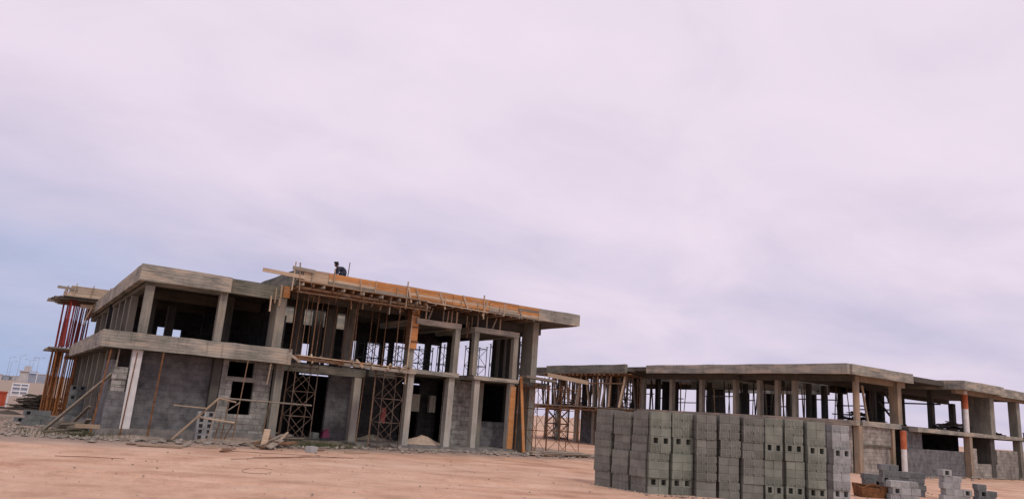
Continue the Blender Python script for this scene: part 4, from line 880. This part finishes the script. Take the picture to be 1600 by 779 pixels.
p = on_z(664, 694, .17); mound('sand_pile', p.x, p.y+.5, 1.15, .9, .42, .17, M['sand'], 'pile of pale sand on the floor of the left-hand bay', 'sand pile')
p = on_z(605, 692, .1); mound('sand_pile', p.x-.3, p.y+1.2, 1.3, .8, .3, .13, M['stone'], 'low grey-brown rubble mound behind the middle scaffold tower', 'rubble')
Wp = thing('plank_stack', 'flat stack of weathered planks on the ground by the tall pier', 'planks', (24, 30.6, 0))
for k in range(9): MB().beam((22.6+J(.4), 30.0+(k % 4)*.32, .10+.07*(k//4)), (26.2+J(.5), 30.0+(k % 4)*.32+J(.2), .10+.07*(k//4)), .26, .05).build('plank', M['wood_grey' if k % 3 else 'wood_pale'], Wp)
for xx in (23.2, 25.4): MB().box(xx, xx+.12, 29.85, 31.2, 0, .075).build('bearer', M['wood_brown'], Wp)

for i, (bx, by, lx, ly, h) in enumerate(((4.5, 31.7, 2.6, .9, .2), (8.2, 31.9, 2.4, 1.2, .26), (12.0, 32.0, 2.6, 1.6, .22), (17.5, 31.4, 2.8, .7, .12), (21.5, 31.3, 2.4, .7, .14), (25.5, 31.8, 3.0, 1.2, .15), (2.0, 33.5, 1.6, 2.4, .28))):
    mound('dirt_bank', bx, by, lx, ly, h, -.03, M['dirt'], ('grey dirt banked along the foot of the nearer building, by the plinth, columns and openings'), 'dirt bank')
    tag(bpy.data.objects[-1] if False else col.objects[-1], group='dirt banks along the nearer building')
for i in range(16):
    c = on_z(ws.uniform(190, 600), ws.uniform(690, 708)); a = ws.uniform(-1, 1.4); L = ws.uniform(.15, .55)
    stick('timber_offcut', M[ws.choice(('wood_grey', 'wood_brown', 'wood_pale'))], (c.x-math.cos(a)*L, c.y-math.sin(a)*L, .04), (c.x+math.cos(a)*L, c.y+math.sin(a)*L, .05+ws.random()*.05), ws.uniform(.08, .16), .04, 'small timber offcut scattered flat on the ground before the nearer building', 'offcut', 'timber offcuts on the ground')
# rubble, pebbles, scrub
def rocks(name, spots, label, mat, cat):
    mb = MB()
    for (x, y, z, s) in spots:
        k = len(mb.v); a = [Vector((J(1), J(1), J(1))).normalized()*0.0 for _ in range(1)]
        c = Vector((x, y, z+s*.25))
        for d in ((1, 0, 0), (0, 1, 0), (-1, 0, 0), (0, -1, 0), (0, 0, 1), (0, 0, -1)): mb.v.append(c+Vector(d)*s*rnd.uniform(.55, 1.1)*(.7 if d[2] else 1)+Vector((J(.3), J(.3), J(.2)))*s)
        for f in ((0, 1, 4), (1, 2, 4), (2, 3, 4), (3, 0, 4), (1, 0, 5), (2, 1, 5), (3, 2, 5), (0, 3, 5)): mb.f.append(tuple(k+i for i in f))
    return tag(mb.build(name, mat), label, cat, kind='stuff')
sp = []
for i in range(2800):
    x = rnd.uniform(1.5, 27); y = 31.7-abs(rnd.gauss(0, 1.0)) - (0.2 if x > 13 else 0.0)
    if mn.noise(Vector((x*.9, y*.5, 7))) < rnd.uniform(-.25, .35): continue
    sp.append((x, y, 0, rnd.choice((.02, .03, .03, .04, .05, .08, .12))*rnd.uniform(.7, 1.2)))
for i in range(160): sp.append((rnd.uniform(2.5, 26), 31.2-abs(rnd.gauss(0, .8)), 0, rnd.uniform(.1, .2)))
for i in range(350): sp.append((rnd.uniform(-1.5, 3.3), rnd.uniform(31, 45), 0, rnd.uniform(.04, .17)))
rocks('rubble', sp, 'grey broken rubble strewn along the foot of the nearer building', M['stone'], 'rubble')
sp = []
for i in range(900): d = rnd.uniform(9, 30); an = rnd.uniform(-.75, .75)+R(34); sp.append((d*math.sin(an)*1.0, d*math.cos(an), 0, rnd.uniform(.005, .016)*rnd.choice((1, 1, 1.8))))
for i in range(160): d = rnd.uniform(12, 30); an = rnd.gauss(R(20), .3); sp.append((d*math.sin(an), d*math.cos(an), 0, rnd.uniform(.02, .045)))
rocks('pebbles', sp, 'small pebbles scattered over the open sand', M['stone'], 'pebbles')
sp = [(rnd.uniform(44, 70), 24.3-abs(rnd.gauss(0, .4)), -.12, rnd.uniform(.04, .16)) for i in range(350)] + [(lambda b: (b.x+J(.12)-.1, b.y+J(.12)-.12, 0, rnd.choice((.015, .02, .03, .05))))(on_z(*((lambda t: (928+84*t, 757+14*t) if rnd.random() < .3 else (1012+300*t, 771+22*t))(rnd.random())))) for i in range(260)] + [(rnd.uniform(21, 34), rnd.uniform(13.3, 16), -.02, rnd.uniform(.02, .07)) for i in range(120)]
rocks('rubble', sp, 'rubble along the foot of the rear building and the block heaps', M['stone'], 'rubble')
def scrub(name, cx, cy, rx, ry, n, h, label):
    mb = MB()
    for i in range(n):
        x, y = cx+rnd.gauss(0, .45)*rx, cy+rnd.gauss(0, .45)*ry; a = rnd.uniform(0, 6.28); l = rnd.uniform(.4, 1)*h; k = len(mb.v); w = .02; d = Vector((math.cos(a), math.sin(a), 0))
        mb.v += [Vector((x, y, 0))+d*w, Vector((x, y, 0))-d*w, Vector((x+J(.5)*l, y+J(.5)*l, l))]; mb.f.append((k, k+1, k+2))
    return tag(mb.build(name, M['leaf']), label, 'weeds', kind='stuff')
scrub('weeds', 11.6, 31.0, 1.6, .7, 900, .3, 'thin green weeds by the dark ground-floor opening')
scrub('weeds', 2.6, 32.5, 1.4, 1.6, 700, .35, 'thin green weeds among the debris at the left corner')
heap('scrap_timber', 50, 2.5, 32.8, 0.0, .9, 1.2, .45, 1.2, M['wood_grey'], 'grey timber and debris heaped under the left balcony corner', 'scrap timber')
# things at the far left
p = on_z(50, 640); heap('scrap_timber', 130, p.x+.3, p.y, 0.0, 1.7, 1.2, 0.95, 1.7, M['dark_scrap'], 'big dark heap of scrap timber at the far left', 'scrap timber')
p = on_z(2, 636); Cn = thing('steel_container', 'red steel bin at the left edge of the photo', 'bin', (p.x, p.y, 0))
MB().box(p.x-2.2, p.x+.15, p.y, p.y+1.6, .1, 1.0).build('body', M['red_sheet'], Cn); MB().box(p.x-2.25, p.x+.2, p.y-.05, p.y-.005, .95, 1.05).build('rim', M['red_sheet'], Cn)
for k in range(6): MB().box(p.x-2.0+k*.38, p.x-1.94+k*.38, p.y-.04, p.y-.005, .12, .94).build('rib', M['red_sheet'], Cn)
MB().box(p.x+.17, p.x+.27, p.y-.05, p.y+.05, .0, 1.1).build('corner_post', M['white'], Cn)
q_ = on_z(29, 619); Wn = thing('window_panel', 'white framed glazed panel standing behind the red bin', 'panel', (q_.x, q_.y, 0)); d_ = q_
MB().box(d_.x-.7, d_.x+.7, d_.y+.02, d_.y+.08, .3, 1.3).build('pane', M['town_dark'], Wn)
for z in (.05, .5, .95, 1.3): MB().box(d_.x-.75, d_.x+.75, d_.y-.06, d_.y+.015, z, z+.14).build('frame', M['white'], Wn)
for xx in (-.75, 0, .7): MB().box(d_.x+xx-.05, d_.x+xx+.05, d_.y-.10, d_.y-.065, 0, 1.44).build('mullion', M['white'], Wn)
p = on_z(11, 646); mound('sand_pile', p.x, p.y, .75, .6, .25, 0, M['dark_scrap'], 'small dark earth heap on the sand at the far left', 'earth heap')

# far town on the horizon
def far_pt(px, dist): d = ray(px, 590); h = Vector((d.x, d.y, 0)).normalized(); return h*dist
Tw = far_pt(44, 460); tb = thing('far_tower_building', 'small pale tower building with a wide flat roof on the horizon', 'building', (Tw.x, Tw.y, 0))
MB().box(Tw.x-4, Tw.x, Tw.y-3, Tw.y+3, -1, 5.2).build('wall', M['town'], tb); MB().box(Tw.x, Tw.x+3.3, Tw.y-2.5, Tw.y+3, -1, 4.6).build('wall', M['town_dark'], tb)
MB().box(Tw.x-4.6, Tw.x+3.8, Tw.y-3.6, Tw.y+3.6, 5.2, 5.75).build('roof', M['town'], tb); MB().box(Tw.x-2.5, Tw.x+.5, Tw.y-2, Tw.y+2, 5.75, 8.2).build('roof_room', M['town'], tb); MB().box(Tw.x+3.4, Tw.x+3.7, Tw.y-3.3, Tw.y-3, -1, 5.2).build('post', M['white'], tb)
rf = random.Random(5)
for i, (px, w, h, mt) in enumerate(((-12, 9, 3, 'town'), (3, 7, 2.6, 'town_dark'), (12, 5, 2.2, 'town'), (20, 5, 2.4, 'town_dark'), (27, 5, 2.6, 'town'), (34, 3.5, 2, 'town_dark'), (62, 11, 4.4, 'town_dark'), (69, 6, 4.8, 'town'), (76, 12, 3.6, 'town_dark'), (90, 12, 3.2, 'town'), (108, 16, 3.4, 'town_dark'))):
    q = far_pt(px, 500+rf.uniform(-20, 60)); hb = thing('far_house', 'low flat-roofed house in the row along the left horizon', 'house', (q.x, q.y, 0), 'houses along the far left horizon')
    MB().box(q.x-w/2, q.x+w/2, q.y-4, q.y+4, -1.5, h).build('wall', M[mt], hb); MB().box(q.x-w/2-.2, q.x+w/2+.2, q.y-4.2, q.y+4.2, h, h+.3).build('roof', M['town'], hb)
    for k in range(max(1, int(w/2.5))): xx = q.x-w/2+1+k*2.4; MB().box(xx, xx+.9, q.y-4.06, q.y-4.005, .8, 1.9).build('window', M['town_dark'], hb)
def lamp(px, h, double=False):
    q = far_pt(px, 330); t = thing('street_lamp', 'tall thin street lamp post on the left horizon', 'street lamp', (q.x, q.y, 0), 'street lamps on the far left horizon')
    MB().tube((q.x, q.y, -1), (q.x, q.y, h), .085, 6, .05).build('pole', M['town_dark'], t)
    for s in ((-1, 1) if double else (1,)): MB().path([(q.x, q.y, h), (q.x+s*1.2, q.y, h+.5), (q.x+s*1.6, q.y, h+.4)], .045).build('arm', M['town_dark'], t); MB().box(q.x+s*1.5-.35, q.x+s*1.5+.35, q.y-.15, q.y+.15, h+.3, h+.42).build('lamp_head', M['town_dark'], t)
for px, h in ((9, 9), (13, 7.5), (25, 10), (42, 8.5), (47, 9.5), (55, 9.5)): lamp(px, h, px in (42, 55))
q = far_pt(73, 420); ms = thing('lattice_mast', 'thin lattice mast on the left horizon beside the orange props', 'mast', (q.x, q.y, 0))
for sx in (-.8, .8): MB().tube((q.x+sx, q.y, -1), (q.x+sx*.25, q.y, 16), .09, 5).build('leg', M['town_dark'], ms)
mb = MB()
for k in range(10): a, b = .8-.055*k, .8-.055*(k+1); mb.tube((q.x-a, q.y, k*1.6), (q.x+b, q.y, (k+1)*1.6), .05, 4).tube((q.x+a, q.y, k*1.6), (q.x-b, q.y, (k+1)*1.6), .05, 4)
mb.build('lattice', M['town_dark'], ms)

# small things inside the openings
p = on_y(508, 668, 33.2); tag(MB().hexa([(p.x-.17, 33.0, .3), (p.x+.2, 33.0, .3), (p.x+.2, 33.3, .3), (p.x-.17, 33.3, .3), (p.x-.1, 33.05, .62), (p.x+.13, 33.1, .72), (p.x+.12, 33.25, .7), (p.x-.12, 33.28, .58)]).build('sack', M['pink']), 'small dark magenta sack in the opening behind the small block pile', 'sack')
p = on_y(597, 655, 31.9); tag(MB().hexa([(p.x-.12, 31.8, 1.15), (p.x+.1, 31.8, 1.1), (p.x+.1, 31.84, 1.1), (p.x-.12, 31.84, 1.15), (p.x-.08, 31.8, 1.85), (p.x+.12, 31.8, 1.8), (p.x+.12, 31.84, 1.8), (p.x-.08, 31.84, 1.85)]).build('cloth', M['red_dull']), 'red cloth hanging inside the middle scaffold tower', 'cloth')

# ------------------------------------------------------------------ worker on the roof edge
wp = Vector((11.72, 31.33, 7.40)); WS = 0.86
def skin_mesh(name, nodes, edges, mat, parent=None, sub=2):
    me = bpy.data.meshes.new(name); off = world_loc(parent) if parent else wp
    me.from_pydata([Vector(n[:3])*WS+wp-off for n in nodes], edges, []); o = bpy.data.objects.new(name, me); col.objects.link(o)
    if parent: o.parent = parent
    else: o.location = off
    md = o.modifiers.new('skin', 'SKIN'); md.use_smooth_shade = True
    for i, n in enumerate(nodes): me.skin_vertices[0].data[i].radius = (n[3]*WS, (n[4] if len(n) > 4 else n[3])*WS); me.skin_vertices[0].data[i].use_root = (i == 0)
    s = o.modifiers.new('subdivision', 'SUBSURF'); s.levels = s.render_levels = sub
    me.materials.append(mat); return o
# crouching, bent far forward to the left, both hands on the shuttering at the roof edge
nodes = [(.30, .05, .36, .15, .13), (.18, .03, .50, .15, .12), (.02, .0, .58, .165, .12), (-.12, -.02, .62, .13, .10), (-.21, -.03, .66, .058), (-.27, -.03, .71, .075), (-.31, -.03, .755, .098, .088), (-.325, -.03, .82, .075),
    (.22, -.10, .34, .09), (-.02, -.16, .36, .075), (.12, -.15, .06, .05), (.0, -.17, .03, .042),       # near leg
    (.24, .18, .34, .09), (.02, .22, .36, .075), (.16, .22, .06, .05), (.04, .24, .03, .042),              # far leg
    (-.13, -.18, .58, .062), (-.20, -.22, .34, .045), (-.33, -.20, .12, .034), (-.37, -.20, .07, .028),   # near arm
    (-.13, .15, .58, .062), (-.20, .20, .34, .045), (-.33, .18, .12, .034), (-.37, .18, .07, .028),
    (-.385, -.03, .735, .018)]
edges = [(0, 1), (1, 2), (2, 3), (3, 4), (4, 5), (5, 6), (6, 7), (0, 8), (8, 9), (9, 10), (10, 11), (0, 12), (12, 13), (13, 14), (14, 15), (3, 16), (16, 17), (17, 18), (18, 19), (3, 20), (20, 21), (21, 22), (22, 23), (6, 24)]
for h, s in ((19, -1), (23, 1)):
    bx, by, bz = nodes[h][:3]
    for f, dy in enumerate((-.024, -.008, .008, .024)):
        k = len(nodes); L = (.036, .046, .044, .034)[f]; nodes += [(bx-.02, by+dy, bz-.012, .009), (bx-.02-L, by+dy*1.2, bz-.02, .008), (bx-.03-L, by+dy*1.2, bz-.045, .007)]; edges += [(h, k), (k, k+1), (k+1, k+2)]
    k = len(nodes); nodes += [(bx+.0, by-s*.035, bz-.02, .010), (bx-.025, by-s*.045, bz-.045, .008)]; edges += [(h, k), (k, k+1)]
person = skin_mesh('person', nodes, edges, M['skin'])
tag(person, 'worker in dark navy clothes crouching forward over the roof edge boards', 'person')
skin_mesh('shirt', [(.25, .04, .42, .19, .18), (.15, .03, .52, .195, .175), (.02, .0, .60, .21, .165), (-.12, -.02, .635, .17, .135), (-.14, -.185, .58, .085), (-.20, -.22, .36, .058), (-.28, -.21, .22, .05), (-.14, .155, .58, .085), (-.20, .20, .36, .058), (-.28, .19, .22, .05)], [(0, 1), (1, 2), (2, 3), (3, 4), (4, 5), (5, 6), (3, 7), (7, 8), (8, 9)], M['cloth'], person)
skin_mesh('trousers', [(.31, .05, .35, .185, .165), (.22, .045, .43, .18, .17), (.22, -.10, .34, .11), (-.02, -.16, .37, .095), (.12, -.15, .10, .07), (.24, .18, .34, .11), (.02, .22, .37, .095), (.16, .22, .10, .07)], [(0, 1), (0, 2), (2, 3), (3, 4), (0, 5), (5, 6), (6, 7)], M['cloth'], person)
skin_mesh('hair', [(-.295, -.03, .81, .112, .105), (-.30, -.03, .845, .085), (-.26, -.03, .765, .085)], [(0, 1), (0, 2)], M['hair'], person)
stick('rebar_stub', M['rebar'], (12.16, 31.5, 7.5), (12.19, 31.5, 8.32), .03, .03, 'thin upright bar behind the crouching worker', 'bar')
print('blocks', nblk, 'objects', len(bpy.data.objects))
